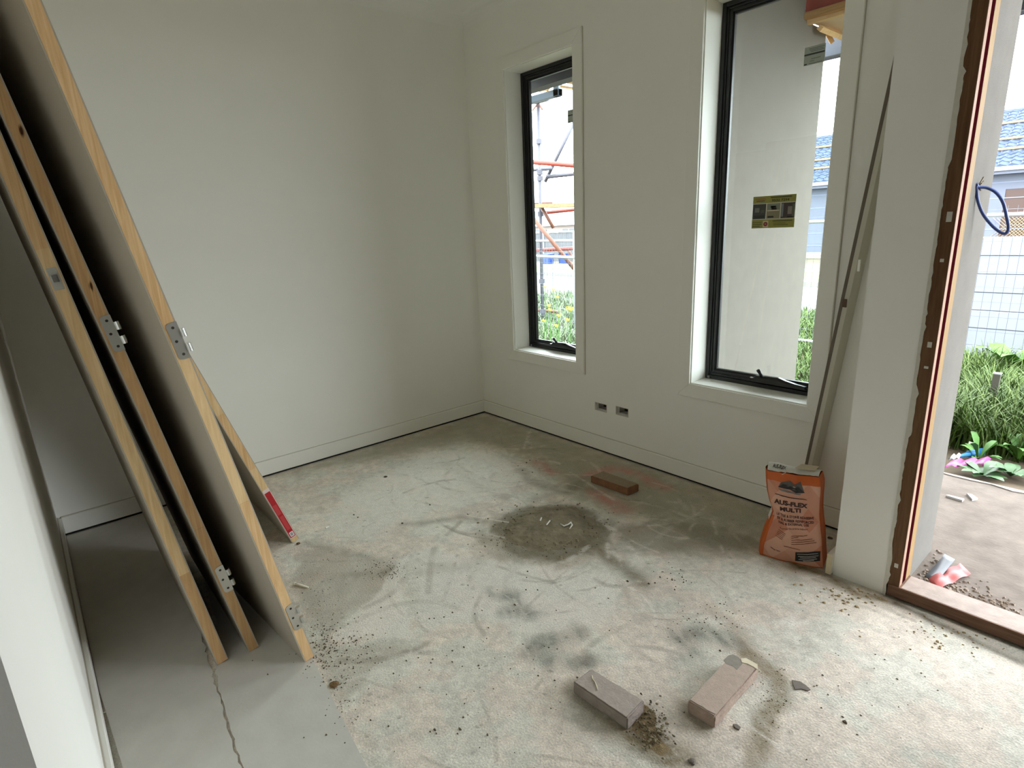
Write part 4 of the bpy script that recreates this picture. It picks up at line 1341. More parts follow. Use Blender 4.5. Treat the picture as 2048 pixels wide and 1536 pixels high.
dk = cluster((1095, 1060), (55, 22), 170, 0.002, 0.006, 0.006) + cluster((770, 1140), (30, 12), 120, 0.0015, 0.0035) + cluster((690, 1300), (40, 25), 130, 0.0015, 0.004) \
    + cluster((640, 1290), (18, 40), 120, 0.0015, 0.004) + cluster((1300, 1460), (22, 22), 90, 0.002, 0.005, 0.004) + cluster((1420, 1240), (40, 20), 80, 0.0015, 0.0035) \
    + cluster((690, 1400), (14, 40), 70, 0.0012, 0.003) + cluster((1340, 1150), (25, 15), 25, 0.002, 0.005) + cluster((900, 1250), (160, 90), 60, 0.0015, 0.0045) \
    + cluster((1000, 1400), (170, 80), 50, 0.0015, 0.004) + cluster((1700, 1350), (160, 90), 60, 0.0015, 0.004) + cluster((640, 1190), (25, 40), 60, 0.0012, 0.003)
for px, py in [(1060, 921), (1053, 926), (1045, 941), (1036, 932), (1072, 922), (1065, 945), (860, 1010), (770, 954), (708, 1030), (716, 1035), (805, 1047), (1255, 1163), (1052, 1180), (1055, 1143), (1075, 1180), (905, 1225), (762, 1215), (1690, 1445), (1440, 1302), (1470, 1455), (1384, 1520), (1030, 1210), (1298, 1168), (920, 1459), (975, 1470), (870, 1460), (1155, 1355)]:
    p = F(px, py)
    dk.append((p[0], p[1], rr.uniform(0.004, 0.008), 0.0003))
chips('floor_grit', 'dark grit and crumbs scattered over the slab', dk, mat('grit_dark', (96, 84, 66), 0.95, var=0.2, scale=90), 4)
sc2 = cluster((1095, 1060), (60, 24), 260, 0.003, 0.008, 0.008) + cluster((1300, 1462), (20, 24), 120, 0.002, 0.006, 0.006) + cluster((1000, 1085), (30, 15), 40, 0.002, 0.005) + cluster((1545, 1390), (18, 35), 90, 0.001, 0.003)
chips('sand_crumbs', 'tan crumbs of damp sand on the swept heaps', sc2, mat('crumb_tan', (142, 130, 104), 0.95, var=0.3, scale=120), 14)
lt = cluster((1700, 1190), (55, 16), 70, 0.003, 0.008) + cluster((1900, 1262), (70, 28), 90, 0.002, 0.006)
lt = [q for q in lt if q[1] < YE - 0.012 + 0.0 * q[0]]
chips('sill_debris', 'plaster crumbs and dirt lying along the foot of the doorway', lt, mat('plaster_crumb', (170, 150, 112), 0.95, var=0.3, scale=70), 5)
pl = []
for _ in range(240):
    t = rr.random()
    px, py = 1835 + 190 * t + rr.gauss(0, 14), 1150 + 75 * t + rr.gauss(0, 16)
    p = F(px, py, 0.016)
    if p[0] > 2.90 and p[1] > -0.24:
        pl.append((p[0], p[1], rr.uniform(0.003, 0.009), 0.0155))
for _ in range(60):
    p = F(rr.uniform(1830, 1885), rr.uniform(1100, 1165), 0.016)
    if p[0] > 2.895 and -.24 < p[1] < .9:
        pl.append((p[0], p[1], rr.uniform(0.004, 0.010), 0.0155))
chips('porch_debris', 'pale plaster rubble strewn on the porch by the sill', pl, mat('rubble_pale', (145, 131, 117), 0.95, var=0.25, scale=60), 6)

# larger bits, one thing each
def chunk(name, label, px, py, s, m, cat, z=0.0, flat=0.4, seed=1):
    p = F(px, py, z)
    bm = bmesh.new()
    bmesh.ops.create_icosphere(bm, subdivisions=2, radius=s)
    r_ = random.Random(seed)
    for v in bm.verts:
        v.co *= 1 + r_.uniform(-0.22, 0.22)
        v.co.z *= flat
        v.co.z = max(v.co.z, -s * flat * 0.7)
    zmin = min(v.co.z for v in bm.verts)
    me = bpy.data.meshes.new(name)
    bm.to_mesh(me)
    bm.free()
    me.materials.append(m)
    o = bpy.data.objects.new(name, me)
    col.objects.link(o)
    o.location = (p[0], p[1], z - zmin)
    return tag(o, label, cat)


BRN = mat('clod_brown', (112, 86, 54), 0.95, var=0.2, scale=60, bump=0.6, bscale=150)
chunk('dirt_clod', 'round brown dirt clod beside the edge of the floor sheet', 668, 1371, 0.014, BRN, 'clod', flat=0.35, seed=3)
chunk('pebble', 'dark pebble lying between bag and plastered pier', 1660, 1077, 0.010, mat('pebble_dark', (74, 58, 46), 0.9), 'pebble', seed=4)
chunk('pebble', 'flat dark pebble in front of the far corner, left of the chalk', 771, 954, 0.010, MATS['pebble_dark'], 'pebble', flat=.3, seed=5)
chunk('pebble', 'grey stone at the bottom edge under the mortar-smeared brick', 1384, 1524, 0.010, mat('pebble_grey', (112, 104, 94), 0.9), 'pebble', seed=6)
chunk('rust_clod', 'rusty crumb trapped under the foot of the red-stickered door', 597, 1088, 0.009, mat('rusty', (104, 74, 52), 0.95), 'clod', flat=.5, seed=7)
q = [F(*p, 0.0005) for p in [(1584, 1361), (1600, 1364), (1612, 1372), (1621, 1380), (1616, 1383), (1603, 1379), (1590, 1380), (1586, 1371)]]
tag(MB().slab(q, (0, 0, 1), 0.003).build('slate_chip', mat('slate_grey', (122, 114, 106), 0.9, var=0.08, scale=60), bevel=0.0005, seg=1), 'flat grey chip lying right of the mortar-smeared brick', 'chip')
q = [F(*p, 0.0005) for p in [(1466, 1450), (1473, 1450), (1481, 1456), (1478, 1461), (1470, 1457)]]
tag(MB().slab(q, (0, 0, 1), 0.004).build('stone_chip', MATS['slate_grey']), 'small grey chip in front of the mortar-smeared brick', 'chip')
PLUG = mat('cream_plastic', (226, 220, 200), 0.5)
plug = root('wall_plug', tuple(F(604, 1171)), 'cream plastic wall plug lying left near the leaning doors', 'wall plug')
MB().tube([F(590, 1168, .006), F(596, 1169, .006), F(617, 1175, .004)], [0.0055, 0.005, 0.003], 8).build('shank', PLUG, plug, smooth=True)
MB().tube([F(588.5, 1167.5, .006), F(590.5, 1168, .006)], 0.007, 8).build('collar', PLUG, plug)
for k, (a, b, rad, lab) in enumerate([((651, 1056), (658, 1053), .004, 'small white plastic stub on the slab right of the red sticker'), ((1080, 1042), (1083, 1035), .0035, 'short white plastic stick standing in the sand patch, left one'), ((1093, 1050), (1100, 1041), .003, 'short white plastic stick lying in the sand patch, middle one')]):
    z = 0.004 if k == 0 else 0.018
    tag(MB().tube([F(*a, z), F(*b, z + (0 if k == 0 else .01))], rad, 8).build('plastic_stub', mat('white_plastic2', (236, 234, 226), 0.5)), lab, 'plastic piece')
tag(MB().tube([F(1121, 1048, .018), F(1128, 1052, .022), (F(1136, 1049, .024)), F(1142, 1045, .026), F(1144, 1050, .022), F(1139, 1058, .018)], [.003, .004, .003, .005, .004, .002], 7).build('plastic_twist', MATS['white_plastic2'], smooth=True), 'crumpled white plastic twist on the sand patch', 'plastic piece')

# ================================================================== PORCH THINGS
def ribbon(name, label, path_pts, wvec, t, m, cat):
    mm = MB()
    n = len(path_pts)
    w = np.array(wvec)
    vs_ = []
    for p in path_pts:
        p = np.array(p)
        vs_ += [p - w, p + w, p + w + (0, 0, t), p - w + (0, 0, t)]
    fs = []
    for i in range(n - 1):
        for k in range(4):
            fs.append((4 * i + k, 4 * i + (k + 1) % 4, 4 * i + 4 + (k + 1) % 4, 4 * i + 4 + k))
    fs += [(3, 2, 1, 0), (4 * n - 4, 4 * n - 3, 4 * n - 2, 4 * n - 1)]
    return tag(mm.add(vs_, fs).build(name, m, smooth=True), label, cat)


ZP = 0.0165
a, b = F(1866, 1171, ZP), F(1930, 1140, ZP)
rib = []
for k in range(15):
    t = k / 14
    p = a + (b - a) * t
    p[2] = ZP + 0.010 * abs(math.sin(t * 7.0)) + 0.001
    rib.append(p)
wv = (F(1920, 1150, ZP) - F(1905, 1135, ZP)) * 0.7
ribbon('red_tape', 'crumpled strip of faded red tape on the porch by the sill', rib, wv, 0.0012, mat('tape_red', (169, 71, 68), 0.45), 'tape')
a, b = F(1860, 1160, ZP), F(1898, 1122, ZP)
rib = [a + (b - a) * t + np.array([0, 0, 0.003 + 0.016 * t * t]) for t in np.linspace(0, 1, 8)]
wv = (F(1900, 1150, ZP) - F(1882, 1140, ZP)) * 0.6
ribbon('grey_flashing', 'curled piece of dark grey flashing beside the red tape on the porch', rib, wv, 0.0015, mat('flashing_grey', (89, 91, 96), 0.5), 'flashing')
for k, (pp, lab) in enumerate([([(1933, 990), (1943, 992), (1955, 1000), (1944, 1002)], 'square pale tile chip further out on the porch slab'), ([(1891, 994), (1896, 993), (1928, 1001), (1924, 1004)], 'long thin pale strip lying on the porch slab')]):
    tag(MB().slab([F(*p, 0.0155) for p in pp], (0, 0, 1), 0.010).build('tile_chip', mat('tile_chip', (178, 176, 173), 0.8)), lab, 'chip')

# cable loop from the porch wall
cp = [(1953, 368), (1957, 374), (1975, 376), (1993, 386), (2006, 405), (2013, 432), (2017, 455), (2012, 466), (2002, 465), (1985, 452), (1966, 428), (1956, 402), (1953, 380), (1952, 372)]
pts = []
for i, (px, py) in enumerate(cp):
    t = i / (len(cp) - 1)
    pts.append(AY(px, py, -0.165 + 0.05 * math.sin(math.pi * t)))
cable = root('cable_loop', tuple(pts[0]), 'blue electric cable looping out of the porch wall', 'cable')
def smooth_path(P, k=6):
    P = [np.array(p) for p in P]
    out = []
    for i in range(len(P) - 1):
        p0, p1, p2, p3 = P[max(i - 1, 0)], P[i], P[i + 1], P[min(i + 2, len(P) - 1)]
        for j in range(k):
            t = j / k
            out.append(0.5 * ((2 * p1) + (-p0 + p2) * t + (2 * p0 - 5 * p1 + 4 * p2 - p3) * t * t + (-p0 + 3 * p1 - 3 * p2 + p3) * t ** 3))
    return out + [P[-1]]


MB().tube(smooth_path(pts), 0.0048, 8).build('sheath', mat('cable_blue', (57, 78, 139), 0.4), cable, smooth=True)
hp = AX(1955, 374, 2.8805)
for k, (dy, dz) in enumerate([(0.0, 0.03), (0.008, 0.018), (-0.008, 0.012), (-.01, -0.012)]):
    MB().tube([hp + (0, 0, 0), hp + (0.012, dy, dz)], 0.0022, 5).build('frayed_wire', mat('frayed', (150, 136, 116), 0.8), cable)

# ================================================================== TEMPORARY FENCE + WHITE PANELS + GRASS (seen through the doorway)
GALV = mat('galvanised', (162, 164, 166), 0.45, metal=0.3)


def temp_fence(x0, x1, y, z0, z1, label, sp=0.075, sv=0.15, y2=None):
    y2 = y if y2 is None else y2
    def q(x): return y + (y2 - y) * (x - x0) / (x1 - x0)
    r = root('temporary_fence', ((x0 + x1) / 2, q((x0 + x1) / 2), z0), label, 'fence', 'temporary mesh fence panels round the site')
    for zz_ in (z0 + 0.05, z1):
        MB().tube([(x0, q(x0), zz_), (x1, q(x1), zz_)], 0.019, 8).build('rail', GALV, r, smooth=True)
    for xx in (x0, x1):
        MB().tube([(xx, q(xx), z0 - 0.04), (xx, q(xx), z1 + 0.12)], 0.019, 8).build('post', GALV, r, smooth=True)
    m = MB()
    x = x0 + sp
    while x < x1:
        m.tube([(x, q(x), z0 + .05), (x, q(x), z1 + 0.085)], 0.0022, 3, caps=False)
        x += sp
    z = z0 + .05 + sv
    while z < z1 + 0.1:
        m.tube([(x0, q(x0), z), (x1, q(x1), z)], 0.0022, 3, caps=False)
        z += sv
    o = m.build('wire_mesh', mat('wire_grey', (83, 86, 92), 0.6), r)
    o['kind'] = 'stuff'
    for xx in (x0, x1):
        B(xx - 0.11, xx + 0.11, q(xx) - 0.28, q(xx) + 0.28, z0 - 0.05, z0 + 0.06).build('foot_block', mat('foot_concrete', (132, 129, 123), 0.9), r, bevel=0.01, seg=1)
    return r


temp_fence(1.54, 3.94, 4.86, -0.20, 1.30, 'mesh fence panel in front of the white boards beyond the porch')
temp_fence(-1.12, 1.28, 4.86, -0.20, 1.30, 'mesh fence panel seen past the cream pier in the second window')
temp_fence(-3.55, -1.18, 3.35, -0.20, 0.985, 'nearer mesh fence panel seen in the corner window', y2=2.75)
temp_fence(-4.9, -2.5, 4.25, -0.20, 1.17, 'farther mesh fence panel behind the first in the corner window', y2=3.7)

pf = root('panel_fence', (2.7, 5.2, -0.25), 'stack of long white boards behind the mesh fence', 'boards')
for k in range(7):
    z = -0.25 + k * 0.19
    B(1.62, 4.4, 5.17 + 0.006 * (k % 2), 5.27, z + 0.003, z + 0.188).build('board', mat('white_board', (127, 133, 143), 0.6, var=0.02, scale=4), pf, bevel=0.004, seg=1)

post = root('steel_post', tuple(F(1976, 850, -0.25)), 'short square steel post standing in the grass', 'post')
p0, p1 = F(1974, 850, -0.25), AY(1995, 748, 2.92)
d = (p1 - p0) / 2
MB().obox((p0 + p1) / 2, (0.022, 0, 0), (0, 0.022, 0), d).build('shaft', mat('post_steel', (89, 86, 79), 0.5, metal=0.4), post)
MB().obox(p1 + (0, 0, .004), (0.025, 0, 0), (0, 0.025, 0), (0, 0, 0.004)).build('cap', GALV, post)

cb = root('caulk_cartridge', tuple(F(1950, 912, -0.25)), 'blue sealant cartridge lying in the weeds beyond the porch', 'cartridge')
a, b, c = F(1898, 917, -0.21), F(1938, 908, -0.20), F(1964, 903, -0.20)
MB().tube([b, c], 0.024, 12).build('barrel', mat('cartridge_blue', (31, 97, 147), 0.35), cb, smooth=True)
MB().tube([b, a], [0.016, 0.003], 10).build('nozzle', mat('nozzle_blue', (50, 112, 157), 0.4), cb, smooth=True)
pk = ribbon('pink_wrapper', 'crumpled pink plastic wrapper at the porch edge', [F(1893, 930, -0.2) + (0, 0, .009 * (k % 3)) + (F(1975, 925, -0.2) - F(1893, 930, -.2)) * k / 9 for k in range(10)], (0.01, 0.05, 0.012), 0.002, mat('wrapper_pink', (155, 67, 126), 0.4), 'wrapper')
ribbon('white_wrapper', 'torn white plastic scrap beside the pink wrapper', [F(1900, 917, -0.18) + (0, 0, .015 * (k % 2)) + (F(1920, 914, -0.18) - F(1900, 917, -.18)) * k / 4 for k in range(5)], (0.0, 0.02, 0.01), 0.002, mat('wrapper_white', (172, 170, 172), 0.4), 'wrapper')


def grass(name, label, region, n, h0, h1, z, w=0.006, seed=1, cols=((40, 61, 15), (63, 85, 29), (91, 108, 55))):
    g = np.random.default_rng(seed)
    x = g.uniform(region[0], region[1], n)
    y = g.uniform(region[2], region[3], n)
    cl = fbm(x, y, 2.2, seed + 3, 3)
    h = (h0 + (h1 - h0) * g.random(n)) * (0.5 + cl)
    an = g.uniform(0, 2 * np.pi, n)
    bend = g.uniform(0.15, 0.75, n) * h
    dx, dy = np.cos(an), np.sin(an)
    px_, py_ = -dy, dx
    V = np.zeros((n, 7, 3))
    for k, (t, ww) in enumerate([(0, 1), (0.45, 0.8), (0.8, 0.5)]):
        for s_, q_ in ((-1, 0), (1, 1)):
            V[:, 2 * k + q_, 0] = x + dx * bend * t * t + s_ * px_ * w * ww
            V[:, 2 * k + q_, 1] = y + dy * bend * t * t + s_ * py_ * w * ww
            V[:, 2 * k + q_, 2] = z + h * (t - 0.18 * t * t)
    V[:, 6, 0] = x + dx * bend
    V[:, 6, 1] = y + dy * bend
    V[:, 6, 2] = z + h * 0.80
    base_i = np.arange(n) * 7
    fs = np.concatenate([np.stack([base_i, base_i + 1, base_i + 3, base_i + 2], 1), np.stack([base_i + 2, base_i + 3, base_i + 5, base_i + 4], 1)])
    tr = np.stack([base_i + 4, base_i + 5, base_i + 6], 1)
    me = bpy.data.meshes.new(name)
    me.from_pydata(V.reshape(-1, 3).tolist(), [], fs.tolist() + tr.tolist())
    at = me.color_attributes.new('blade', 'FLOAT_COLOR', 'POINT')
    cs = np.array([lin(c) for c in cols])
    t = g.random(n)
    cb_ = np.where((t < .5)[:, None], cs[0] + (cs[1] - cs[0]) * (t * 2)[:, None], cs[1] + (cs[2] - cs[1]) * (t * 2 - 1)[:, None])
    full = np.ones((n, 7, 4), np.float32)
    full[..., :3] = cb_[:, None, :]
    at.data.foreach_set('color', full.ravel())
    mn = MATS.get('grass_blade') or attr_mat('grass_blade', 'blade', 0.6, 0.1, 60, 0)
    me.materials.append(mn)
    o = bpy.data.objects.new(name, me)
    col.objects.link(o)
    return tag(o, label, 'grass', None, 'stuff')


grass('tall_grass', 'lush tall green grass beyond the porch slab', (1.95, 4.2, 2.15, 4.5), 15000, 0.18, 0.42, -0.25, 0.006, 5)
grass('yard_grass', 'green grass seen low in the second window', (-0.9, 1.6, 2.4, 7.8), 14000, 0.08, 0.20, -0.25, 0.007, 6)
grass('weedy_grass', 'weedy grass below the corner window and scaffold', (-6.5, -1.2, 1.6, 7.0), 20000, 0.12, 0.36, -0.25, 0.009, 7, ((60, 79, 48), (87, 103, 69), (120, 127, 102)))

LEAF = mat('weed_leaf', (67, 112, 35), 0.5, var=0.2, scale=14)
LEAFD = mat('weed_leaf_dark', (57, 91, 48), 0.5, var=0.2, scale=14)


def weed(x, y, z, n, ln, wd, label, m, seed, up=0.6):
    r_ = random.Random(seed)
    r = root('broadleaf_weed', (x, y, z), label, 'weed', 'broad-leaved weeds in the yard')
    for k in range(n):
        a = 2 * math.pi * k / n + r_.uniform(-.4, .4)
        L_ = ln * r_.uniform(.7, 1.15)
        u_ = up * r_.uniform(.5, 1.2)
        dxy = np.array([math.cos(a), math.sin(a), 0])
        sd_ = np.array([-math.sin(a), math.cos(a), 0])
        vs_, fs = [], []
        for i, (t, w_) in enumerate([(0, .12), (.25, .5), (.5, 1.0), (.75, .8), (.92, .35), (1.0, .03)]):
            c = np.array([x, y, z + 0.01]) + dxy * L_ * t * (1 - .25 * u_) + np.array([0, 0, L_ * u_ * (1.5 * t - 0.9 * t * t)])
            vs_ += [c + sd_ * wd * w_ + (0, 0, .15 * wd * w_), c, c - sd_ * wd * w_ + (0, 0, .15 * wd * w_)]
        for i in range(5):
            fs += [(3 * i, 3 * i + 1, 3 * i + 4, 3 * i + 3), (3 * i + 1, 3 * i + 2, 3 * i + 5, 3 * i + 4)]
        MB().add(vs_, fs).build('leaf', m, r, smooth=True)
    return r


for k, (px, py, n, ln, wd, up, lab, m) in enumerate([
        (1965, 955, 13, 0.15, 0.028, .5, 'low broad-leaved weed at the porch edge, left one', LEAFD), (2020, 955, 14, 0.16, 0.030, .6, 'broad-leaved weed at the porch edge beside the frame edge', LEAFD),
        (1955, 925, 9, 0.20, 0.020, 1.0, 'upright narrow-leaved weed rising behind the blue cartridge', LEAF), (2035, 925, 11, 0.22, 0.024, 1.0, 'upright green weed at the right edge of the doorway view', LEAF),
        (2015, 770, 10, 0.46, 0.085, 1.15, 'large-leaved weed growing behind the steel post', LEAF), (2046, 775, 8, 0.42, 0.075, 1.15, 'large-leaved weed at the right edge near the white boards', LEAF)]):
    z = -0.25
    p = F(px, py, z)
    weed(p[0], p[1], z, n, ln, wd, lab, m, 30 + k, up)

# yellow flowering weeds in the corner window
YEL = mat('petal_yellow', (176, 162, 43), 0.6)
for k, (px, py, d_) in enumerate([(1090, 575, 7.6), (1107, 580, 7.4), (1098, 612, 7.0), (1115, 595, 7.2), (1088, 642, 6.6), (1117, 632, 6.4), (1140, 618, 5.6), (1100, 620, 6.8), (1113, 652, 6.2), (1135, 640, 6.0)]):
    dv = ray(px, py)
    p = CAM + dv * d_ / np.linalg.norm(dv[:2])
    gz = -0.25
    lab = ['tall yellow-flowered weed stem close to the scaffold pole', 'tall yellow-flowered weed stem in the middle of the corner window', 'clump of yellow flowers left in the corner window', 'yellow-flowered stem against the street in the corner window', 'low yellow flower beside the scaffold base',
           'pale yellow flower low in the middle of the corner window', 'large yellow flower at the right edge of the corner window', 'second yellow flower of the left clump', 'small yellow flower near the bottom of the corner window', 'small yellow flower low at the right of the corner window'][k]
    r = root('flowering_weed', (p[0], p[1], gz), lab, 'flower', 'yellow-flowered weeds in the yard')
    MB().tube([(p[0], p[1], gz), (p[0] + .01, p[1], (gz + p[2]) / 2), tuple(p)], [0.005, 0.004, 0.003], 5).build('stem', LEAF, r)
    for j in range(6):
        a = j * math.pi / 3
        s_ = 0.024 if k != 6 else 0.04
        c = p + np.array([math.cos(a) * s_ * .6, math.sin(a) * s_ * .6, 0.008 * (j % 2)])
        MB().slab([c + s_ * .5 * np.array([math.cos(b), math.sin(b), 0.9 * math.sin(b + a)]) for b in np.linspace(0, 2 * math.pi, 6, endpoint=False)], (0, 0, 1), 0.004).build('petal', YEL, r)

# ================================================================== CREAM PIER AND PORCH FRAMING (window two)
XPI = 1.45
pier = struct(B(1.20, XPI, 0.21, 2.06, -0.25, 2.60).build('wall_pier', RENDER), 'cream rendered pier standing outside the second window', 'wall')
B(1.20, XPI, 0.21, 1.76, 2.60, 2.9).build('pier_head', RENDER, pier)
REDP = mat('red_primer', (150, 54, 40), 0.6, var=0.12, scale=9)
RAWPINE = wood('framing_pine', (196, 158, 108), (220, 188, 142), (3, 30, 30))
RAWPINE2 = wood('framing_pine_dark', (158, 116, 70), (184, 142, 94), (3, 30, 30))
pb = root('porch_framing', (2.0, 1.75, 2.6), 'unfinished porch roof framing with red beam and raw pine above the pier', 'roof framing')
B(1.451, 6.0, 1.715, 1.78, 2.645, 2.90).build('red_beam', REDP, pb)
B(1.451, 6.0, 1.702, 1.745, 2.607, 2.645).build('plate', RAWPINE2, pb)
B(1.451, 6.0, 1.745, 1.79, 2.585, 2.625).build('plate', RAWPINE, pb)
q = [(1.45, 1.80, 2.60), (6.0, 1.80, 2.60), (6.0, 1.80, 2.78), (1.45, 1.80, 2.78)]
MB().slab([(1.452, 1.79, 2.605), (1.452, 2.32, 2.605), (1.452, 2.32, 2.645), (1.452, 1.79, 2.645)], (1, 0, 0), 4.4).build('soffit_board', mat('plywood', (196, 170, 140), 0.8, var=0.1, scale=8), pb)
p0, p1 = AX(1640, 56, 1.50), AY(1688, 76, 2.30)
MB().tube([p0, p1], 0.022, 4).build('batten', RAWPINE, pb)
p0, p1 = AY(1652, 62, 2.10), AY(1664, 84, 2.18)
MB().tube([p0, p1], 0.020, 4).build('offcut', RAWPINE2, pb)
for k in range(5):
    x = 2.2 + k * 0.85
    B(x, x + 0.045, 0.3, 2.3, 2.72, 2.81).build('rafter', RAWPINE, pb)
B(1.46, 6.4, 0.22, 2.33, 2.84, 2.86).build('sky_blocker_sheet', mat('sky_blocker_grey', (150, 152, 158), 0.7), pb)  # unseen sheet added over the rafters to block high sky light
fas = root('porch_fascia', (3.0, 2.4, 2.44), 'dark steel fascia and gutter along the porch roof edge', 'gutter')
B(1.18, 6.0, 2.34, 2.37, 2.50, 2.70).build('fascia', mat('fascia_dark', (67, 70, 83), 0.5), fas)
m = MB().add([(x, y, z) for x in (1.18, 6.0) for y, z in [(2.37, 2.52), (2.47, 2.50), (2.49, 2.62), (2.47, 2.62), (2.455, 2.52), (2.38, 2.535)]], [tuple(range(5, -1, -1)), tuple(range(6, 12))] + [(i, (i + 1) % 6, 6 + (i + 1) % 6, 6 + i) for i in range(6)])
m.build('gutter', mat('gutter_violet', (71, 66, 100), 0.45), fas)

# ================================================================== EAVES OVER THE CORNER WINDOW
ev = root('house_eave', (0.0, 0.6, 2.5), 'dark steel eave beam with raw rafters above the corner window', 'eave')
zA = AY(1100, 172, 0.55)[2]
B(-3.2, 1.15, 0.50, 0.60, zA, zA + 0.12).build('eave_beam', mat('eave_steel', (62, 62, 67), 0.6), ev)
B(-3.2, 1.15, 0.21, 0.50, zA + 0.10, zA + 0.13).build('eave_lining', mat('eave_lining', (104, 98, 87), 0.8), ev)
pA, pB_ = AY(1064, 197, 1.6), AY(1121, 187, 1.6)
hgt = AY(1064, 187, 1.6)[2] - AY(1064, 200, 1.6)[2]
BLUEG = mat('gutter_blue_grey', (102, 116, 133), 0.45)
gt = root('gutter_corner', (float(pA[0]), 1.6, float(pA[2])), 'pale blue-grey gutter corner below the eave in the corner window', 'gutter')
zg0, zg1 = AY(1095, 199, 1.6)[2], AY(1095, 184, 1.6)[2]
B(pA[0] - 1.6, pB_[0], 1.57, 1.63, zg0, zg1).build('gutter_run', BLUEG, gt, bevel=0.006, seg=1)
B(pB_[0] - 0.07, pB_[0], 1.57, 1.63, zg0, zg0 + 0.28).build('gutter_return', BLUEG, gt, bevel=0.006, seg=1)
for k, (pa, pb2) in enumerate([((1122, 162), (1152, 168)), ((1122, 173), (1152, 178)), ((1085, 176), (1096, 182)), ((1078, 182), (1098, 177))]):
    MB().tube([AY(*pa, 1.48), AY(*pb2, 1.30)], 0.011, 4).build('rafter', RAWPINE, ev)
B(-3.2, 1.15, 0.60, 1.55, zg1 + 0.07, zg1 + 0.10).build('sarking', mat('sarking_grey', (112, 110, 109), 0.7), ev)

# ================================================================== SCAFFOLD (corner window)
SG = mat('scaffold_galv', (77, 75, 85), 0.5, metal=0.3)
SR = mat('scaffold_red', (132, 48, 37), 0.5, var=0.1, scale=8)
SO = mat('scaffold_rust', (103, 60, 44), 0.6, var=0.2, scale=10)
SPX, SPY = -3.55, 4.03
sc_ = root('scaffold', (SPX, SPY, -0.25), 'tube scaffold bay with red rails and braces outside the corner window', 'scaffold')


def ptd(px, py, dist):
    dv = ray(px, py)
    return CAM + dv * dist / np.linalg.norm(dv[:2])


DS = math.hypot(SPX - CAM[0], SPY - CAM[1])
MB().tube([ptd(1086, 668, DS), ptd(1076, 204, DS)], 0.026, 10).build('standard', SG, sc_, smooth=True)
for py in (283, 345, 357, 428, 562, 622):
    c = ptd(1076 + (py - 204) * 0.0212, py, DS)
    MB().tube([c - (0, 0, .035), c + (0, 0, .035)], 0.05, 8).build('cup_coupler', SG, sc_)
c = ptd(1076, 204, DS)
for k in range(3):
    a = k * 2.1
    MB().tube([c - (0, 0, .02), c + (0.09 * math.cos(a), 0.09 * math.sin(a), -0.12)], 0.014, 6).build('head_lug', SO, sc_)
B(c[0] - .14, c[0] + .14, c[1] - .10, c[1] + .10, c[2], c[2] + .03).build('head_plate', SG, sc_)


def tubes(name, m, a, b, r_=0.028, da=0.0, db=0.0):
    MB().tube([ptd(a[0], a[1], DS + da), ptd(b[0], b[1], DS + db)], r_, 8).build(name, m, sc_, smooth=True)


tubes('guard_rail', SR, (1040, 322), (1185, 334), 0.034, -0.3, -0.3)
tubes('ledger', SG, (1050, 341), (1105, 337), 0.026, 0.1, 0.1)
tubes('ledger', SG, (1092, 354), (1190, 343), 0.030, 0.1, 0.1)
tubes('brace', SG, (1090, 364), (1165, 210), 0.026, 0.15, 0.15)
tubes('toe_rail', SR, (1092, 425), (1190, 415), 0.026, 0.1, 0.1)
tubes('brace', SO, (1082, 412), (1107, 456), 0.026, -0.1, -0.1)
tubes('brace', SO, (1066, 436), (1160, 552), 0.030, -0.7, -0.7)
tubes('brace', SO, (1135, 500), (1165, 545), 0.024, 0.3, 0.3)
tubes('guard_rail', SR, (1050, 502), (1190, 494), 0.030, 0.2, 0.2)
tubes('ledger', SO, (1070, 620), (1120, 624), 0.026, 0.0, 0.1)
tubes('ledger', SO, (1074, 662), (1145, 648), 0.026, -0.4, -0.4)
a, b = ptd(1045, 413, DS - .2), ptd(1190, 409, DS - .2)
mm_ = (a + b) / 2
d_ = (b - a) / 2
MB().obox(mm_, d_, np.cross(d_, (0, 0, 1)) / np.linalg.norm(d_) * 0.11, (0, 0, 0.028)).build('plank', wood('scaffold_plank', (120, 96, 71), (141, 119, 92), (3, 30, 30)), sc_)
a, b = ptd(1040, 409, DS + .4), ptd(1105, 406, DS + .4)
d_ = (b - a) / 2
MB().obox((a + b) / 2, d_, np.cross(d_, (0, 0, 1)) / np.linalg.norm(d_) * 0.10, (0, 0, 0.014)).build('plank', SO, sc_)

# ================================================================== ACROSS THE STREET
HY = 22.9
nh = root('neighbour_house', (-4.0, HY, -0.3), 'single-storey house under construction across the street with wrapped walls', 'house')
WRAP = mat('wall_wrap', (79, 85, 100), 0.6, var=0.10, scale=0.9, bump=0.3, bscale=3)
zE = 2.50
wx0, wx1 = AY(2012, 378, HY)[0], AY(2012, 378, HY)[0] + 2.2
wz0, wz1 = 0.45, AY(2020, 378, HY)[2]
o = fix_normals(holed(-16, 5, -0.3, zE, HY, HY + 0.2, [(wx0, wx1, wz0, wz1)]).build('wall', WRAP, nh))
for k in range(5):
    z = 0.2 + k * 0.5
    B(-16, 5, HY - 0.012, HY, z, z + 0.03).build('wrap_seam', mat('wrap_seam', (98, 108, 129), 0.6), nh)
B(-16, 5, HY - 0.006, HY + .2, -0.3, -0.05).build('plinth', mat('plinth', (127, 120, 112), 0.9), nh)
B(-16.4, 5.4, HY - 0.50, HY - 0.46, zE - 0.04, zE + 0.16).build('fascia', mat('house_fascia', (83, 89, 106), 0.5), nh)
B(-16.4, 5.4, HY - 0.62, HY - 0.50, zE + 0.06, zE + 0.18).build('gutter', mat('house_gutter', (112, 120, 137), 0.5), nh)
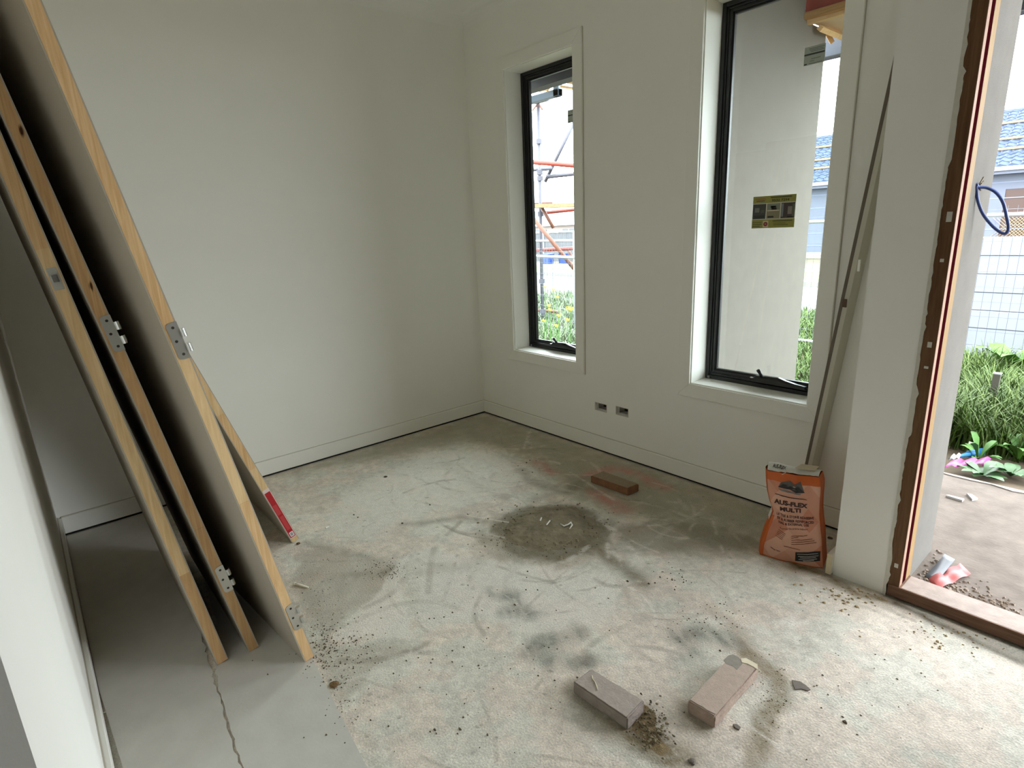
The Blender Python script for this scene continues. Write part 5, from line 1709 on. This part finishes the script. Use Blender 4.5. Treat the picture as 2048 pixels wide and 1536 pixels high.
wf = B(wx0, wx1, HY + .02, HY + .08, wz0, wz1).build('window', mat('house_window_brown', (52, 29, 20), 0.5), nh)
B(wx0 + .55, wx1 - .3, HY - .01, HY + .02, wz0 + .75, wz1 - .22).build('pane', mat('house_pane', (147, 123, 89), 0.4), wf)
for k in range(3):
    B(wx0 + .62 + k * .35, wx0 + .66 + k * .35, HY - .03, HY - .01, wz0 + .75, wz1 - .25).build('stud', RAWPINE2, wf)
m = MB()
for k in range(26):
    x = wx0 - .2 + k * 0.10
    m.tube([(x, HY - .05, wz0 + .02), (x + .62, HY - .05, wz0 + .64)], 0.008, 3, caps=False)
    m.tube([(x + .62, HY - .05, wz0 + .02), (x, HY - .05, wz0 + .64)], 0.008, 3, caps=False)
m.build('lattice', mat('lattice_tan', (147, 127, 97), 0.7), wf)['kind'] = 'stuff'
# tiled roof: wavy courses, real relief
pit = math.radians(24)
ncourse = 17
ey, ez = HY - 0.58, zE + 0.18
ridx = -8.8
TILE = mat('roof_tile', (57, 67, 84), 0.75, spec=0.1, var=0.12, scale=2.5)
vv, fs = [], []
per = 0.30
cl_ = 0.33
skip = {4, 7, 12}
for c in range(ncourse):
    y0, z0_ = ey + c * cl_ * math.cos(pit), ez + c * cl_ * math.sin(pit)
    y1, z1_ = y0 + cl_ * 1.12 * math.cos(pit), z0_ + cl_ * 1.12 * math.sin(pit)
    xl, xr = -16.6 + max(0, c - 2) * 0.30, 5.6
    xx = np.arange(xl, xr, 0.05)
    b0 = len(vv)
    for x in xx:
        w_ = 0.030 * math.sin(2 * math.pi * x / per + c * 0.6) + 0.012 * math.sin(4 * math.pi * x / per)
        vv += [(x, y0, z0_ + 0.005), (x, y0, z0_ + 0.06 + w_), (x, y1, z1_ + 0.02 + w_)]
    for i in range(len(xx) - 1):
        a = b0 + 3 * i
        fs += [(a, a + 3, a + 4, a + 1), (a + 1, a + 4, a + 5, a + 2)]
o = MB().add(vv, fs).build('roof_tiles', TILE, nh)
o['kind'] = 'stuff'
for c in sorted(skip):
    y0, z0_ = ey + c * cl_ * math.cos(pit), ez + c * cl_ * math.sin(pit)
    B(-15.5 + c * .28, 5.6, y0 - 0.03, y0 + .05, z0_ + 0.06, z0_ + 0.135).build('batten', mat('batten_orange', (124, 95, 71), 0.7), nh)
yt, ztp = ey + ncourse * cl_ * math.cos(pit), ez + ncourse * cl_ * math.sin(pit)
MB().tube([(-16.6 + (ncourse - 3) * .30, yt, ztp + .05), (5.6, yt, ztp + .05)], 0.11, 8).build('ridge_cap', mat('ridge_cap', (104, 110, 132), 0.6), nh)
MB().tube([(-16.6, ey, ez + .05), (-16.6 + (ncourse - 3) * .30, yt, ztp + .05)], 0.10, 8).build('hip_cap', MATS['ridge_cap'], nh)

# distant houses and fence in the corner window
for k, (cx_, cy_, w_, h_, rh, c, lab) in enumerate([(-27.5, 27.0, 9, 1.55, 0.75, (206, 214, 222), 'pale-roofed distant house left in the corner window'), (-16.0, 28.5, 11, 1.6, 0.9, (216, 222, 226), 'pale-roofed distant house right in the corner window'), (-36, 42, 16, 2.0, 2.0, (212, 220, 228), 'far pale gabled house behind the other roofs')]):
    r = root('distant_house', (cx_, cy_, -0.3), lab, 'house', 'distant houses beyond the street')
    B(cx_ - w_ / 2, cx_ + w_ / 2, cy_, cy_ + 9, -0.3, h_).build('wall', mat('distant_wall_%d' % k, (160, 146, 142), 0.8), r)
    e = 0.5
    rv = [(cx_ - w_ / 2 - e, cy_ - e, h_), (cx_ + w_ / 2 + e, cy_ - e, h_), (cx_ + w_ / 2 + e, cy_ + 9 + e, h_), (cx_ - w_ / 2 - e, cy_ + 9 + e, h_), (cx_ - w_ / 2 + 4, cy_ + 4.5, h_ + rh), (cx_ + w_ / 2 - 4, cy_ + 4.5, h_ + rh)]
    MB().add(rv, [(0, 1, 5, 4), (1, 2, 5), (2, 3, 4, 5), (3, 0, 4), (3, 2, 1, 0)]).build('roof', mat('distant_roof_%d' % k, tuple(int(v * .62) for v in c), 0.6), r)
    for j in range(3):
        x = cx_ - w_ / 2 + 1.0 + j * 2.8
        wd = B(x, x + 1.2, cy_ - .03, cy_, 0.5, 1.3).build('window', mat('distant_window', (81, 89, 102), 0.3), r)
        B(x + .58, x + .62, cy_ - .05, cy_ - .03, 0.5, 1.3).build('mullion', TRIM, wd)
pfn = root('paling_fence', (-18, 19.0, -0.3), 'grey paling fence across the street in the corner window', 'fence')
m = MB()
for k in range(110):
    x = -28 + k * 0.15
    m.box(x, x + 0.135, 19.0 + .01 * (k % 2), 19.02 + .01 * (k % 2), -0.3, 1.15 + 0.02 * math.sin(k * 1.7))
m.build('palings', mat('paling_grey', (83, 83, 87), 0.9, var=0.15, scale=3), pfn)['kind'] = 'stuff'
B(-28, -11.5, 18.97, 19.06, 1.15, 1.22).build('capping', mat('paling_cap', (147, 149, 147), 0.8), pfn)
for k in range(6):
    B(-27 + k * 2.6, -26.8 + k * 2.6, 18.9, 18.98, -0.3, 1.16).build('post', mat('post_white', (162, 164, 168), 0.7), pfn)

TUB = mat('tub_blue', (25, 52, 112), 0.4)
for k, (px, w_, lab) in enumerate([(1096, 0.44, 'blue plastic tub across the street, left one in the corner window'), (1128, 0.42, 'blue plastic tub across the street, right one in the corner window')]):
    c = ptd(px, 515, 28.0)
    r = root('blue_tub', (float(c[0]), float(c[1]), -0.29), lab, 'tub', 'blue tubs beyond the street')
    x, y = float(c[0]), float(c[1])
    m = MB()
    lo, hi = [(-.9, -.7), (.9, -.7), (.9, .7), (-.9, .7)], [(-1, -.8), (1, -.8), (1, .8), (-1, .8)]
    m.add([(x + a * w_ / 2, y + b * w_ / 2, -0.29) for a, b in lo] + [(x + a * w_ / 2, y + b * w_ / 2, 0.17) for a, b in hi], [(3, 2, 1, 0), (4, 5, 6, 7), (0, 1, 5, 4), (1, 2, 6, 5), (2, 3, 7, 6), (3, 0, 4, 7)])
    m.build('body', TUB, r)
    B(x - w_ * .55, x + w_ * .55, y - w_ * .45, y + w_ * .45, 0.17, 0.21).build('lid', TUB, r, bevel=0.01, seg=1)
